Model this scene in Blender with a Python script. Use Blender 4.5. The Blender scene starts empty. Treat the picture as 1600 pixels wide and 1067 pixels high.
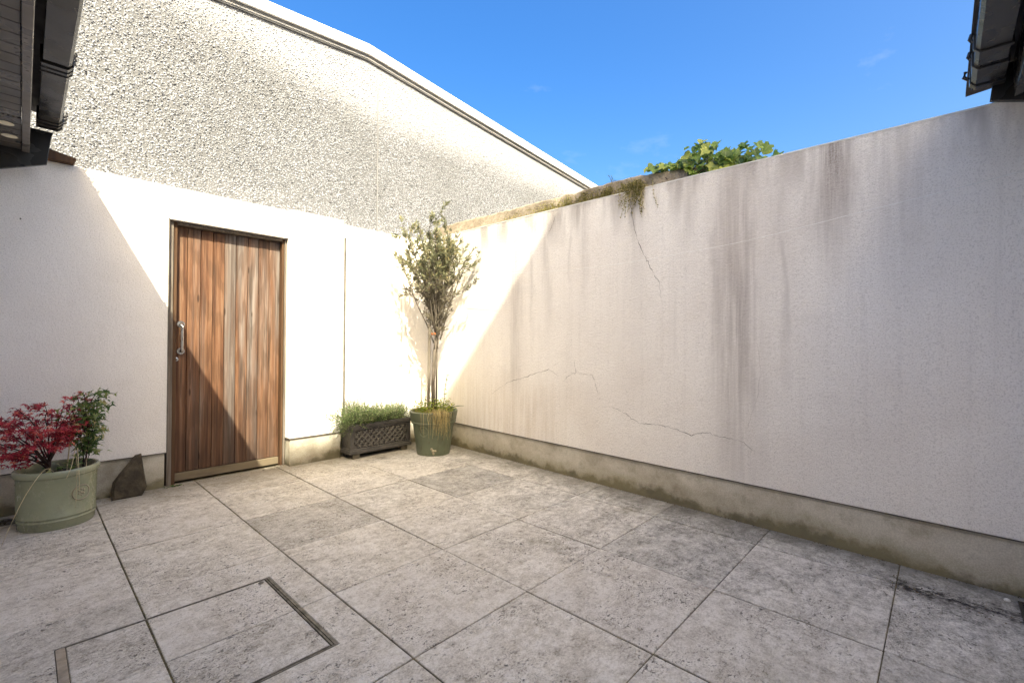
import bpy, bmesh, math, random
import numpy as np
from mathutils import Vector, Matrix, Euler
random.seed(7); rng = np.random.default_rng(11)
S = bpy.context.scene; COL = S.collection

# ------------------------------------------------------------------ camera, sky, sun, exposure
cam = bpy.data.cameras.new('camera'); cam.sensor_width = 36; cam.lens = 16.125
cam.clip_start = 0.02; cam.clip_end = 2000
camo = bpy.data.objects.new('camera', cam); COL.objects.link(camo)
Fw = Vector((0.72988267, 0.68354383, 0.00625424)); Rt = Vector((0.68350886, -0.72990902, 0.00696091)); Up = Vector((-0.0093231, 0.0008058, 0.9999562))
m = Matrix.Identity(4)
for i in range(3):
    m[i][0], m[i][1], m[i][2] = Rt[i], Up[i], -Fw[i]
m[0][3], m[1][3], m[2][3] = -0.3594, -3.1624, 1.1061
camo.matrix_world = m; S.camera = camo

SUN = Vector((0.518, 0.955, -1.0)).normalized()           # the way the light travels
elev = math.asin(-SUN.z); azim = math.atan2(-SUN.x, -SUN.y)
W = bpy.data.worlds.new('World'); S.world = W; W.use_nodes = True
wt = W.node_tree; bg = wt.nodes['Background']
sky = wt.nodes.new('ShaderNodeTexSky'); sky.sky_type = 'NISHITA'; sky.sun_disc = False
sky.sun_elevation = elev; sky.sun_rotation = azim % (2 * math.pi)
sky.altitude = 100; sky.air_density = 1.0; sky.dust_density = 6.5; sky.ozone_density = 2.2
hs = wt.nodes.new('ShaderNodeHueSaturation'); hs.inputs['Saturation'].default_value = 1.52; hs.inputs['Hue'].default_value = 0.512
tc = wt.nodes.new('ShaderNodeTexCoord'); mp_ = wt.nodes.new('ShaderNodeMapping'); mp_.inputs['Scale'].default_value = (1.0, 1.7, 3.2); mp_.inputs['Rotation'].default_value = (0.2, 0.1, 0.6)
cn = wt.nodes.new('ShaderNodeTexNoise'); cn.inputs['Scale'].default_value = 2.6; cn.inputs['Detail'].default_value = 6; cn.inputs['Roughness'].default_value = .62
cm = wt.nodes.new('ShaderNodeMapRange'); cm.inputs[1].default_value = .60; cm.inputs[2].default_value = .82; cm.inputs[4].default_value = .22
cx = wt.nodes.new('ShaderNodeMix'); cx.data_type = 'RGBA'; cx.inputs[7].default_value = (2.6, 2.8, 3.0, 1)
wt.links.new(tc.outputs['Generated'], mp_.inputs[0]); wt.links.new(mp_.outputs[0], cn.inputs['Vector']); wt.links.new(cn.outputs[0], cm.inputs[0]); wt.links.new(cm.outputs[0], cx.inputs[0])
wt.links.new(sky.outputs[0], hs.inputs['Color']); wt.links.new(hs.outputs[0], cx.inputs[6]); wt.links.new(cx.outputs[2], bg.inputs[0]); bg.inputs[1].default_value = 0.081
sl = bpy.data.lights.new('sun', 'SUN'); sl.energy = 2.0; sl.angle = math.radians(0.53); sl.color = (1.0, 0.975, 0.935)
so = bpy.data.objects.new('sun', sl); COL.objects.link(so)
so.rotation_euler = SUN.to_track_quat('-Z', 'Y').to_euler(); so.location = (-6, -12, 12)
S.view_settings.view_transform = 'Standard'; S.view_settings.look = 'None'
S.view_settings.use_white_balance = True; S.view_settings.white_balance_temperature = 7800; S.view_settings.white_balance_tint = 1
S.view_settings.exposure = 2.53; S.view_settings.gamma = 1.0
S.render.engine = 'CYCLES'
S.cycles.max_bounces = 5; S.cycles.diffuse_bounces = 4; S.cycles.glossy_bounces = 2

# ------------------------------------------------------------------ helpers
BASE = {}
def link(o, parent=None):
    COL.objects.link(o)
    if parent is not None: o.parent = parent
    return o
def tag(o, label=None, cat=None, group=None, kind=None):
    if label: o['label'] = label
    if cat: o['category'] = cat
    if group: o['group'] = group
    if kind: o['kind'] = kind
    return o
def thing(name, loc, label, cat, group=None):
    o = bpy.data.objects.new(name, None); o.location = loc; o.empty_display_size = .1
    BASE[o] = Vector(loc); link(o); return tag(o, label, cat, group)
def rootbase(p):
    while p is not None and p not in BASE: p = p.parent
    return BASE[p] if p is not None else Vector((0, 0, 0))

class MB:
    def __init__(s): s.v = []; s.f = []
    def add(s, vs, fs):
        o = len(s.v); s.v += [tuple(a) for a in vs]; s.f += [tuple(i + o for i in f) for f in fs]; return s
    def box(s, x0, x1, y0, y1, z0, z1):
        return s.add([(x, y, z) for z in (z0, z1) for y in (y0, y1) for x in (x0, x1)],
                     [(0, 2, 3, 1), (4, 5, 7, 6), (0, 1, 5, 4), (2, 6, 7, 3), (0, 4, 6, 2), (1, 3, 7, 5)])
    def prism(s, pts, axis, a, b):
        n = len(pts)
        def mk(p, t): return {'x': (t, p[0], p[1]), 'y': (p[0], t, p[1]), 'z': (p[0], p[1], t)}[axis]
        return s.add([mk(p, a) for p in pts] + [mk(p, b) for p in pts],
                     [tuple(range(n)), tuple(range(2 * n - 1, n - 1, -1))] + [(i, i + n, (i + 1) % n + n, (i + 1) % n) for i in range(n)])
    def hexa(s, q0, q1):                                   # two quads joined
        return s.add(list(q0) + list(q1), [(0, 1, 2, 3), (7, 6, 5, 4)] + [(i, i + 4, (i + 1) % 4 + 4, (i + 1) % 4) for i in range(4)])
    def tube(s, path, rad, n=6, cap=True):
        path = [Vector(p) for p in path]; k = len(path)
        if not hasattr(rad, '__len__'): rad = [rad] * k
        vs = []; ref = None
        for i, p in enumerate(path):
            t = (path[min(i + 1, k - 1)] - path[max(i - 1, 0)]).normalized()
            if ref is None or abs(ref.dot(t)) > .97: ref = Vector((0, 0, 1)) if abs(t.z) < .9 else Vector((1, 0, 0))
            u = t.cross(ref).normalized(); w = t.cross(u); ref = -w if False else ref
            for j in range(n):
                a = 2 * math.pi * j / n; vs.append(p + (u * math.cos(a) + w * math.sin(a)) * rad[i])
        fs = [(i * n + j, i * n + (j + 1) % n, (i + 1) * n + (j + 1) % n, (i + 1) * n + j) for i in range(k - 1) for j in range(n)]
        if cap: fs += [tuple(range(n - 1, -1, -1)), tuple((k - 1) * n + j for j in range(n))]
        return s.add(vs, fs)
    def lathe(s, prof, cx, cy, n=48, close=True):
        vs = [(cx + r * math.cos(2 * math.pi * j / n), cy + r * math.sin(2 * math.pi * j / n), z) for r, z in prof for j in range(n)]
        k = len(prof)
        fs = [(i * n + j, i * n + (j + 1) % n, (i + 1) * n + (j + 1) % n, (i + 1) * n + j) for i in range(k - 1) for j in range(n)]
        if close: fs += [tuple(range(n - 1, -1, -1)), tuple((k - 1) * n + j for j in range(n))]
        return s.add(vs, fs)
    def build(s, name, mat, parent=None, bevel=0, smooth=False, origin=None, seg=2, sub=0):
        b = origin if origin is not None else rootbase(parent)
        b = Vector(b)
        me = bpy.data.meshes.new(name)
        bm = bmesh.new(); vv = [bm.verts.new(Vector(p) - b) for p in s.v]
        for f in s.f:
            try: bm.faces.new([vv[i] for i in f])
            except ValueError: pass
        bmesh.ops.recalc_face_normals(bm, faces=bm.faces)
        if bevel:
            es = [e for e in bm.edges if len(e.link_faces) == 2 and e.calc_face_angle(0) > .5]
            bmesh.ops.bevel(bm, geom=es, offset=bevel, segments=seg, affect='EDGES', profile=.5, clamp_overlap=True)
        bm.to_mesh(me); bm.free()
        if smooth:
            me.polygons.foreach_set('use_smooth', [True] * len(me.polygons))
            if smooth == 'auto':
                me.set_sharp_from_angle(angle=math.radians(40))
        me.materials.append(mat)
        o = bpy.data.objects.new(name, me); link(o, parent)
        if parent is None and origin is not None: o.location = b; BASE[o] = b
        return o

def npmesh(name, V, F, mat, parent=None, attr=None, smooth=False):
    b = rootbase(parent)
    me = bpy.data.meshes.new(name)
    V = np.asarray(V, float) - np.array(b)
    F = np.asarray(F, np.int32); n, k = F.shape
    me.vertices.add(len(V)); me.vertices.foreach_set('co', V.ravel())
    me.loops.add(n * k); me.loops.foreach_set('vertex_index', F.ravel())
    me.polygons.add(n); me.polygons.foreach_set('loop_start', np.arange(0, n * k, k, dtype=np.int32))
    me.update(calc_edges=True)
    if attr is not None:
        a = me.attributes.new('rnd', 'FLOAT', 'POINT'); a.data.foreach_set('value', np.asarray(attr, np.float32))
    if smooth: me.polygons.foreach_set('use_smooth', np.ones(n, bool))
    me.materials.append(mat); me.validate()
    o = bpy.data.objects.new(name, me); return link(o, parent)

# node helpers
class NT:
    def __init__(s, name, rough=.8, spec=.3):
        s.m = bpy.data.materials.new(name); s.m.use_nodes = True; s.t = s.m.node_tree
        s.b = s.t.nodes['Principled BSDF']; s.b.inputs['Roughness'].default_value = rough
        s.b.inputs['Specular IOR Level'].default_value = spec
        s._pos = None
    def n(s, typ, ins=None, **pr):
        nd = s.t.nodes.new('ShaderNode' + typ)
        for k, v in pr.items(): setattr(nd, k, v)
        for k, v in (ins or {}).items(): s.put(nd.inputs[k], v)
        return nd
    def put(s, sock, v):
        if isinstance(v, bpy.types.NodeSocket): s.t.links.new(v, sock)
        else:
            if hasattr(sock.default_value, '__len__') and len(sock.default_value) == 4 and len(v) == 3: v = (*v, 1)
            sock.default_value = v
    def pos(s):
        if s._pos is None: s._pos = s.n('NewGeometry').outputs['Position']
        return s._pos
    def sep(s, v): return s.n('SeparateXYZ', {0: v}).outputs
    def M(s, op, a, b=0.0, c=None, clamp=False):
        d = {0: a, 1: b}
        if c is not None: d[2] = c
        return s.n('Math', d, operation=op, use_clamp=clamp).outputs[0]
    def scale(s, v, sc): return s.n('VectorMath', {0: v, 1: sc}, operation='MULTIPLY').outputs[0]
    def vadd(s, v, w): return s.n('VectorMath', {0: v, 1: w}, operation='ADD').outputs[0]
    def noise(s, v, scale=5, det=3, rough=.55, dist=0): return s.n('TexNoise', {'Vector': v, 'Scale': scale, 'Detail': det, 'Roughness': rough, 'Distortion': dist}).outputs[0]
    def vor(s, v, scale=5, feat='F1'): return s.n('TexVoronoi', {'Vector': v, 'Scale': scale}, feature=feat).outputs[0]
    def ramp(s, f, a, b, lo=0., hi=1.): return s.n('MapRange', {0: f, 1: a, 2: b, 3: lo, 4: hi}, interpolation_type='SMOOTHSTEP').outputs[0]
    def cr(s, f, stops):
        r = s.n('ValToRGB', {0: f}); e = r.color_ramp.elements
        while len(e) < len(stops): e.new(.5)
        for i, (p, c) in enumerate(stops): e[i].position = p; e[i].color = (*c, 1)
        return r.outputs[0]
    def mix(s, f, a, b, bt='MIX'):
        nd = s.n('Mix', data_type='RGBA', blend_type=bt); s.put(nd.inputs[0], f); s.put(nd.inputs[6], a); s.put(nd.inputs[7], b); return nd.outputs[2]
    def bump(s, h, dist=.002, strength=1, prev=None):
        d = {'Height': h, 'Distance': dist, 'Strength': strength}
        if prev is not None: d['Normal'] = prev
        return s.n('Bump', d).outputs[0]
    def out(s, col=None, rough=None, normal=None, metal=None):
        if col is not None: s.put(s.b.inputs['Base Color'], col)
        if rough is not None: s.put(s.b.inputs['Roughness'], rough)
        if normal is not None: s.put(s.b.inputs['Normal'], normal)
        if metal is not None: s.put(s.b.inputs['Metallic'], metal)
        return s.m
    def gauss(s, x, x0, w):
        d = s.M('DIVIDE', s.M('SUBTRACT', x, x0), w); return s.M('EXPONENT', s.M('MULTIPLY', s.M('MULTIPLY', d, d), -1.0))

# ------------------------------------------------------------------ materials
def m_render(name, stains=False):
    k = NT(name, .9, .15); p = k.pos(); X, Y, Z = k.sep(p)
    big = k.noise(p, 1.3, 4, .6); fine = k.noise(p, 150, 3, .7); mid = k.noise(p, 62, 3, .6)
    col = k.mix(k.ramp(big, .35, .7), (.88, .838, .788), (.835, .787, .735))
    blot = k.ramp(k.noise(p, 4.2, 5, .65), .52, .78)
    col = k.mix(k.M('MULTIPLY', blot, .22), col, (.62, .56, .5))
    if stains:
        wob = k.M('MULTIPLY', k.M('SUBTRACT', k.noise(k.scale(p, (3, 3, .9)), 2.2, 4, .6), .5), .22)
        Yw = k.M('ADD', Y, wob)
        # long run-off streaks: (centre, width, strength, lower end, full above)
        tot = None
        for y0, w, st, zl, zh in ((-2.22, .15, .60, -.3, 1.3), (-2.09, .05, .45, .05, 1.5), (-2.33, .04, .4, .2, 1.6), (-2.45, .16, .26, .6, 2.2), (-2.72, .095, .85, 1.3, 2.2), (-1.46, .055, .85, 1.7, 2.25), (-1.5, .10, .25, .7, 2.2), (-.62, .05, .35, .8, 2.2),
                              (-.22, .10, .42, .2, 1.1), (-.44, .03, .3, .7, 1.9), (-2.47, .035, .35, .5, 1.6), (-3.0, .14, .34, 1.0, 2.3), (-1.9, .06, .4, 1.3, 2.3), (-1.02, .04, .3, 1.0, 2.2), (-.9, .02, .3, 1.2, 2.2), (.3, .06, .22, 1.6, 2.3), (-2.6, .03, .4, 1.5, 2.2)):
            g = k.M('MULTIPLY', k.gauss(Yw, y0, w), k.ramp(Z, zl, zh, 0, st)); tot = g if tot is None else k.M('MAXIMUM', tot, g)
        brk = k.noise(k.scale(p, (6, 16, .8)), 2.0, 5, .7)
        tot = k.M('MULTIPLY', tot, k.ramp(brk, .25, .68, .35, 1.15))
        fs = k.ramp(k.noise(k.scale(p, (5, 26, .55)), 1.0, 5, .7), .48, .74)      # fine vertical streaking everywhere
        fs = k.M('MULTIPLY', fs, k.ramp(Z, .2, 2.2, .06, .17))
        lip = k.M('MULTIPLY', k.ramp(Z, 1.85, 2.32), k.ramp(k.noise(k.scale(p, (3, 5, 1.0)), 1.3, 4, .6), .36, .66, 0, .8))
        t2 = k.M('MAXIMUM', k.M('MAXIMUM', tot, fs), lip)
        col = k.mix(k.M('MULTIPLY', t2, k.ramp(fine, .3, .7, .75, 1.15), clamp=True), col, (.235, .195, .18))
        warm = k.M('MULTIPLY', k.ramp(k.noise(p, 1.1, 3, .5), .45, .7), .3)
        col = k.mix(warm, col, (.70, .62, .56))
        # buff run-off below the long cracks
        low = k.M('MULTIPLY', k.M('MULTIPLY', k.ramp(Z, .95, .5), k.ramp(Y, -1.4, -.3)), k.ramp(brk, .35, .7, .05, .5))
        col = k.mix(low, col, (.58, .49, .385))
    h = k.M('ADD', k.M('MULTIPLY', fine, .6), k.M('MULTIPLY', mid, .7))
    col = k.mix(k.ramp(fine, .34, .52, .5, 0), col, (.48, .44, .40))
    nb = k.bump(h, .006, .8)
    nb = k.bump(k.noise(p, 5, 3), .012, .25, nb)
    return k.out(col, normal=nb)
RENDER = m_render('render_white'); RENDER_ST = m_render('render_stained', True)

def m_plinth():
    k = NT('cement_plinth', .85, .2); p = k.pos(); X, Y, Z = k.sep(p)
    a = k.noise(p, 3.5, 5, .62); b = k.noise(p, 11, 5, .65); f = k.noise(p, 150, 3, .6)
    col = k.cr(a, [(.3, (.34, .30, .23)), (.47, (.52, .475, .39)), (.6, (.61, .57, .485)), (.75, (.46, .42, .34))])
    col = k.mix(k.M('MULTIPLY', k.ramp(b, .5, .72), .4), col, (.27, .245, .17))
    edge = k.M('ADD', Z, k.M('ADD', k.M('MULTIPLY', k.M('SUBTRACT', b, .5), .16), k.M('MULTIPLY', k.M('SUBTRACT', k.noise(p, 1.6, 3, .5), .48), .22)))
    col = k.mix(k.ramp(edge, .075, .015, 0, .85), col, (.085, .075, .04))
    col = k.mix(k.M('MULTIPLY', k.ramp(edge, .15, .05), k.ramp(a, .4, .6, .1, .55)), col, (.27, .23, .12))
    return k.out(k.mix(k.ramp(f, .35, .65, .25, 0), col, (.15, .13, .1)), normal=k.bump(k.M('ADD', f, k.M('MULTIPLY', b, .6)), .003, .6))
PLINTH = m_plinth()

def m_slab():
    k = NT('riven_slab', .82, .28); p = k.pos()
    rnd = k.n('ObjectInfo').outputs['Random']
    off = k.n('CombineXYZ', {0: k.M('MULTIPLY', rnd, 37.0), 1: k.M('MULTIPLY', rnd, 91.0), 2: 0.0}).outputs[0]
    q = k.vadd(p, off); X, Y, Z = k.sep(p)
    qs = k.scale(q, (.95, 1.05, 1))
    a = k.noise(qs, 6.5, 5, .66, .15); b = k.noise(qs, 26, 4, .74, .0); c = k.noise(k.scale(q, (.85, 1.1, 1)), 95, 3, .75)
    f = k.M('ADD', k.M('MULTIPLY', a, .36), k.M('ADD', k.M('MULTIPLY', b, .36), k.M('MULTIPLY', c, .36)))
    f = k.M('SUBTRACT', f, .028)
    f = k.M('ADD', f, k.M('MULTIPLY', k.M('SUBTRACT', rnd, .5), .07))
    cool = k.cr(f, [(.39, (.19, .18, .168)), (.465, (.37, .354, .33)), (.53, (.52, .50, .47)), (.60, (.70, .675, .64))])
    warm = k.cr(f, [(.38, (.30, .262, .212)), (.45, (.50, .45, .376)), (.52, (.645, .592, .51)), (.60, (.76, .715, .64))])
    side = k.ramp(k.M('ADD', X, k.M('MULTIPLY', k.M('SUBTRACT', k.noise(p, 1.1, 3), .5), 1.6)), .9, 2.5)   # darker, greyer paving towards the tall wall
    col = k.mix(side, warm, cool)
    col = k.mix(k.M('MULTIPLY', k.M('SUBTRACT', rnd, .5), .35, clamp=True), col, (.33, .27, .23))
    col = k.mix(k.M('MULTIPLY', k.ramp(rnd, .5, 0), .22), col, (.22, .225, .235))
    spk = k.ramp(k.noise(q, 150, 2, .6), .57, .66); pit = k.ramp(k.noise(k.scale(q, (.85, 1.05, 1)), 52, 3, .6), .60, .66)
    patch = k.ramp(k.noise(q, 4.0, 3), .44, .60)
    pits = k.M('MULTIPLY', k.M('MAXIMUM', pit, k.M('MULTIPLY', spk, .6)), k.M('ADD', k.M('MULTIPLY', patch, .75), .25))
    col = k.mix(k.M('MULTIPLY', pits, .85), col, (.10, .09, .078))
    lic = k.M('MULTIPLY', k.ramp(k.noise(p, 2.3, 5, .65), .58, .72), .35)
    col = k.mix(lic, col, (.23, .20, .125))
    # algae and grime that gathers along the wall feet
    nearw = k.M('ADD', k.M('SUBTRACT', X, k.M('MULTIPLY', Y, .047)), k.M('MULTIPLY', k.M('SUBTRACT', k.noise(p, 4.5, 5, .65), .5), .55))
    col = k.mix(k.ramp(nearw, 2.52, 2.86, 0, .62), col, (.10, .092, .068))
    neard = k.M('ADD', Y, k.M('MULTIPLY', k.M('SUBTRACT', k.noise(p, 4.0, 5, .65), .5), .6))
    col = k.mix(k.ramp(neard, .55, 1.15, 0, .6), col, (.15, .125, .075))
    # black wet trail by the corner drain
    dx = k.M('ADD', k.M('SUBTRACT', X, 2.44), k.M('MULTIPLY', k.M('SUBTRACT', k.noise(p, 13, 5, .7), .5), .34))
    tr = k.M('MULTIPLY', k.gauss(dx, 0.0, .062), k.M('MULTIPLY', k.ramp(Y, -2.93, -3.02), k.ramp(Y, -3.52, -3.36)))
    col = k.mix(k.M('MULTIPLY', tr, k.ramp(k.noise(k.scale(p, (1.6, .8, 1)), 22, 5, .75), .36, .56), clamp=True), col, (.018, .016, .014))
    h = k.M('ADD', k.M('MULTIPLY', b, .8), k.M('SUBTRACT', k.M('MULTIPLY', c, .55), k.M('MULTIPLY', pits, .9)))
    return k.out(col, rough=k.ramp(f, .4, .65, .6, .9), normal=k.bump(k.M('ADD', h, k.M('MULTIPLY', a, 1.0)), .007, .85))
SLAB = m_slab()

def m_simple(name, c1, c2, scale=8, rough=.6, spec=.3, bs=60, bd=.001, metal=0, stretch=(1, 1, 1)):
    k = NT(name, rough, spec); p = k.scale(k.pos(), stretch)
    n = k.noise(p, scale, 5, .62)
    return k.out(k.mix(k.ramp(n, .35, .68), c1, c2), rough=k.ramp(k.noise(p, scale * 2.3, 3), .3, .7, max(0, rough - .12), min(1, rough + .12)), normal=k.bump(k.noise(p, bs, 4, .6), bd, .7), metal=metal)
JOINT = m_simple('joint_mortar', (.05, .043, .03), (.17, .14, .075), 9, .95)
EARTH = m_simple('earth', (.06, .045, .03), (.11, .085, .06), 3, .95)
SOIL = m_simple('potting_soil', (.025, .018, .012), (.07, .05, .035), 40, .95, bs=90, bd=.006)
BLACKPVC = m_simple('black_plastic', (.026, .024, .023), (.032, .03, .028), 3, .25, .5, 12, .0001)
BROWNPVC = m_simple('brown_black_soffit', (.075, .066, .058), (.09, .08, .07), 3, .35, .45, 12, .0001)
FASCIA = m_simple('fascia_plastic', (.11, .098, .088), (.14, .125, .115), 3, .35, .5, 12, .0001)
LAMPW = m_simple('lamp_cream', (.75, .7, .56), (.68, .63, .5), 9, .4)
STEEL = m_simple('brushed_steel', (.62, .60, .57), (.5, .48, .46), 30, .28, .5, 200, .0003, 1.0, (1, 1, .2))
GALV = m_simple('galvanised', (.23, .205, .165), (.10, .09, .07), 26, .7, .4, 90, .001, .35)
GALVTAN = m_simple('tan_frame', (.40, .33, .25), (.25, .21, .16), 24, .75, .3, 90, .001)
BEADW = m_simple('white_bead', (.78, .76, .72), (.62, .59, .54), 12, .5)
BEADD = m_simple('grimy_bead_and_shadow', (.16, .14, .12), (.09, .08, .065), 12, .7)
CRACK = m_simple('crack_grime', (.20, .165, .13), (.10, .085, .07), 20, .95)
ROCK = m_simple('dark_rock', (.11, .088, .058), (.052, .042, .03), 12, .9, .2, 45, .008)
ROOFT = m_simple('slate', (.09, .09, .1), (.05, .05, .055), 6, .7)
HOUSEW = m_simple('house_render', (.86, .83, .79), (.82, .79, .75), 2, .9)
WHITETRIM = m_simple('white_trim', (.86, .85, .83), (.78, .77, .74), 5, .45, .4, 20, .0005)
DARKTRIM = m_simple('dark_drip', (.13, .13, .135), (.2, .2, .205), 7, .6)
CORD = m_simple('white_cord', (.8, .79, .76), (.65, .64, .6), 20, .6)
BARK = m_simple('grey_bark', (.16, .135, .11), (.085, .07, .055), 30, .9, .2, 120, .003, 0, (1, 1, .25))
BARKD = m_simple('dark_bark', (.075, .045, .035), (.045, .03, .025), 30, .8, .2, 120, .002, 0, (1, 1, .3))
STAKEM = m_simple('stake_wood', (.20, .175, .14), (.13, .11, .085), 14, .85, .2, 80, .002, 0, (1, 1, .12))
STRAW = m_simple('straw', (.62, .52, .33), (.45, .36, .2), 20, .8)
GLAZE = None
def m_glaze(name, c1, c2, dirt, rough=.32):
    k = NT(name, rough, .5); p = k.pos()
    n = k.noise(p, 6, 5, .6); d = k.ramp(k.noise(k.scale(p, (1, 1, .5)), 22, 5, .7), .5, .74)
    col = k.mix(k.ramp(n, .35, .65), c1, c2); col = k.mix(k.M('MULTIPLY', d, .45), col, dirt); col = k.mix(k.M('MULTIPLY', k.ramp(k.noise(p, 9, 6, .7), .55, .75), .4), col, dirt)
    return k.out(col, rough=k.ramp(d, 0, 1, rough, rough + .35), normal=k.bump(k.noise(p, 28, 3), .0012, .5))
GLAZE1 = m_glaze('sage_glaze', (.31, .32, .205), (.265, .28, .18), (.17, .14, .085), .25)
GLAZE2 = m_glaze('green_pot_glaze', (.125, .145, .092), (.10, .12, .076), (.085, .065, .042), .42)
EMBL = m_glaze('emblem_relief', (.40, .36, .25), (.31, .27, .185), (.2, .15, .1), .5)
LEADGREY = m_simple('lead_grey_planter', (.092, .085, .08), (.062, .058, .055), 18, .5, .4, 50, .0012)

def m_wood(name):
    k = NT(name, .72, .25); p = k.pos(); X, Y, Z = k.sep(p)
    tone = k.n('Attribute', attribute_type='OBJECT', attribute_name='tone').outputs['Fac']
    wea = k.n('Attribute', attribute_type='OBJECT', attribute_name='weather').outputs['Fac']
    rnd = k.n('ObjectInfo').outputs['Random']
    off = k.n('CombineXYZ', {0: k.M('MULTIPLY', rnd, 17.), 1: 0., 2: k.M('MULTIPLY', rnd, 53.)}).outputs[0]
    q = k.vadd(p, off)
    g1 = k.noise(k.scale(q, (30, 30, .7)), 1.6, 5, .65, .8); g2 = k.noise(k.scale(q, (110, 110, 1.6)), 1.8, 4, .6, .5)
    bl = k.noise(k.scale(q, (13, 13, .75)), 1.1, 4, .6)
    ced = k.cr(g1, [(.30, (.062, .024, .012)), (.46, (.13, .058, .03)), (.58, (.20, .10, .055)), (.72, (.27, .16, .10))])
    gry = k.cr(g1, [(.3, (.085, .068, .058)), (.48, (.175, .15, .135)), (.65, (.26, .232, .212))])
    up_ = k.M('MULTIPLY', k.M('MULTIPLY', k.ramp(Z, .5, 1.9), k.ramp(X, .55, .95)), .16)
    w = k.ramp(k.M('ADD', k.M('ADD', bl, up_), k.M('SUBTRACT', wea, .56)), .30, .76)
    col = k.mix(w, ced, gry)
    rings = k.n('TexWave', {'Vector': k.scale(q, (9, 9, .55)), 'Scale': 1.6, 'Distortion': 7., 'Detail': 3., 'Detail Scale': 1.1}, wave_type='RINGS', rings_direction='X').outputs['Fac']
    col = k.mix(k.M('MULTIPLY', k.ramp(rings, .15, .5, 1, 0), .30), col, (.05, .025, .013))
    col = k.mix(k.M('MULTIPLY', tone, .35), col, (.04, .024, .016))
    drk = k.M('MULTIPLY', k.ramp(k.noise(k.scale(q, (16, 16, .8)), 1.7, 4, .6), .54, .72), .65)
    col = k.mix(drk, col, (.032, .025, .02))
    # darker lower third of the boards
    lowz = k.M('ADD', Z, k.M('MULTIPLY', k.M('SUBTRACT', k.noise(k.scale(q, (25, 25, 1)), 1.5, 4, .6), .5), 1.1))
    col = k.mix(k.ramp(lowz, .85, .05, 0, .45), col, (.05, .03, .021))
    kn = k.ramp(k.vor(k.scale(q, (9, 9, 2.2)), 1.0), .10, .05); col = k.mix(k.M('MULTIPLY', kn, .8), col, (.03, .016, .01))
    return k.out(col, rough=k.ramp(w, 0, 1, .6, .85), normal=k.bump(k.M('ADD', g2, g1), .0025, .6))
WOOD = m_wood('weathered_cedar')
RAILW = m_simple('rail_timber', (.19, .15, .10), (.12, .092, .06), 7, .8, .2, 60, .002, 0, (.3, 3, 3))
TRIMW = m_simple('weathered_trim', (.20, .17, .14), (.11, .085, .065), 5, .75, .25, 60, .002, 0, (9, 9, .5))
FRAMEW = m_simple('frame_timber', (.11, .058, .03), (.065, .035, .019), 5, .7, .25, 60, .002, 0, (9, 9, .5))

def m_leaf(name, stops, rough=.5, trans=.35, spec=.35):
    k = NT(name, rough, spec)
    r = k.n('Attribute', attribute_name='rnd').outputs['Fac']
    v = k.M('ADD', k.M('MULTIPLY', r, .8), k.M('MULTIPLY', k.noise(k.pos(), 45, 2), .25))
    col = k.cr(v, stops); k.out(col)
    tr = k.n('BsdfTranslucent', {0: col}); mx = k.n('MixShader', {0: trans}); k.t.links.new(k.b.outputs[0], mx.inputs[1]); k.t.links.new(tr.outputs[0], mx.inputs[2])
    k.t.links.new(mx.outputs[0], k.t.nodes['Material Output'].inputs[0]); return k.m
OLIVE = m_leaf('olive_leaf', [(.1, (.11, .12, .07)), (.45, (.205, .215, .125)), (.75, (.30, .295, .165)), (.95, (.38, .30, .14))])
MAPLE = m_leaf('maple_leaf', [(.1, (.16, .014, .026)), (.4, (.42, .035, .06)), (.75, (.66, .085, .11)), (.97, (.78, .25, .14))])
GREENL = m_leaf('climber_leaf', [(.1, (0.042, 0.091, 0.028)), (.5, (0.098, 0.175, 0.049)), (.8, (0.252, 0.308, 0.098)), (.97, (0.63, 0.504, 0.238))])
HERB = m_leaf('herb_leaf', [(.1, (.05, .09, .03)), (.45, (.12, .19, .065)), (.75, (.23, .31, .11)), (.96, (.38, .36, .24))])
LAV = m_leaf('lavender_leaf', [(.1, (0.06, 0.066, 0.06)), (.5, (0.114, 0.126, 0.114)), (.95, (0.162, 0.162, 0.18))])
WEEDG = m_leaf('weed_leaf', [(.1, (.10, .17, .025)), (.5, (.25, .33, .045)), (.9, (.42, .42, .08))], trans=.45)
GRASSD = m_leaf('dry_grass', [(.1, (0.3, 0.228, 0.108)), (.5, (0.504, 0.396, 0.192)), (.9, (0.6, 0.516, 0.264))])
MOSS = m_leaf('moss', [(.1, (0.08925, 0.0765, 0.03188)), (.45, (0.1913, 0.1785, 0.05738)), (.8, (0.3315, 0.2932, 0.08925)), (.97, (0.4208, 0.306, 0.153))])
def m_ivy():
    k = NT('ivy_leaf', .42, .4); rnd = k.n('ObjectInfo').outputs['Random']
    oc = k.n('TexCoord').outputs['Object']; x, y, z = k.sep(oc)
    vein = k.M('ABSOLUTE', x)
    col = k.cr(k.M('ADD', k.M('MULTIPLY', rnd, .85), k.M('MULTIPLY', k.noise(oc, 30, 3), .2)), [(.1, (.04, .095, .022)), (.4, (.13, .23, .045)), (.7, (.28, .38, .07)), (.95, (.48, .50, .12))])
    col = k.mix(k.ramp(vein, .004, .001, 0, .45), col, (.35, .42, .18)); k.out(col, normal=k.bump(k.noise(oc, 60, 3), .002, .6))
    tr = k.n('BsdfTranslucent', {0: col}); mx = k.n('MixShader', {0: .4}); k.t.links.new(k.b.outputs[0], mx.inputs[1]); k.t.links.new(tr.outputs[0], mx.inputs[2])
    k.t.links.new(mx.outputs[0], k.t.nodes['Material Output'].inputs[0]); return k.m
IVY = m_ivy()

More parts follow.
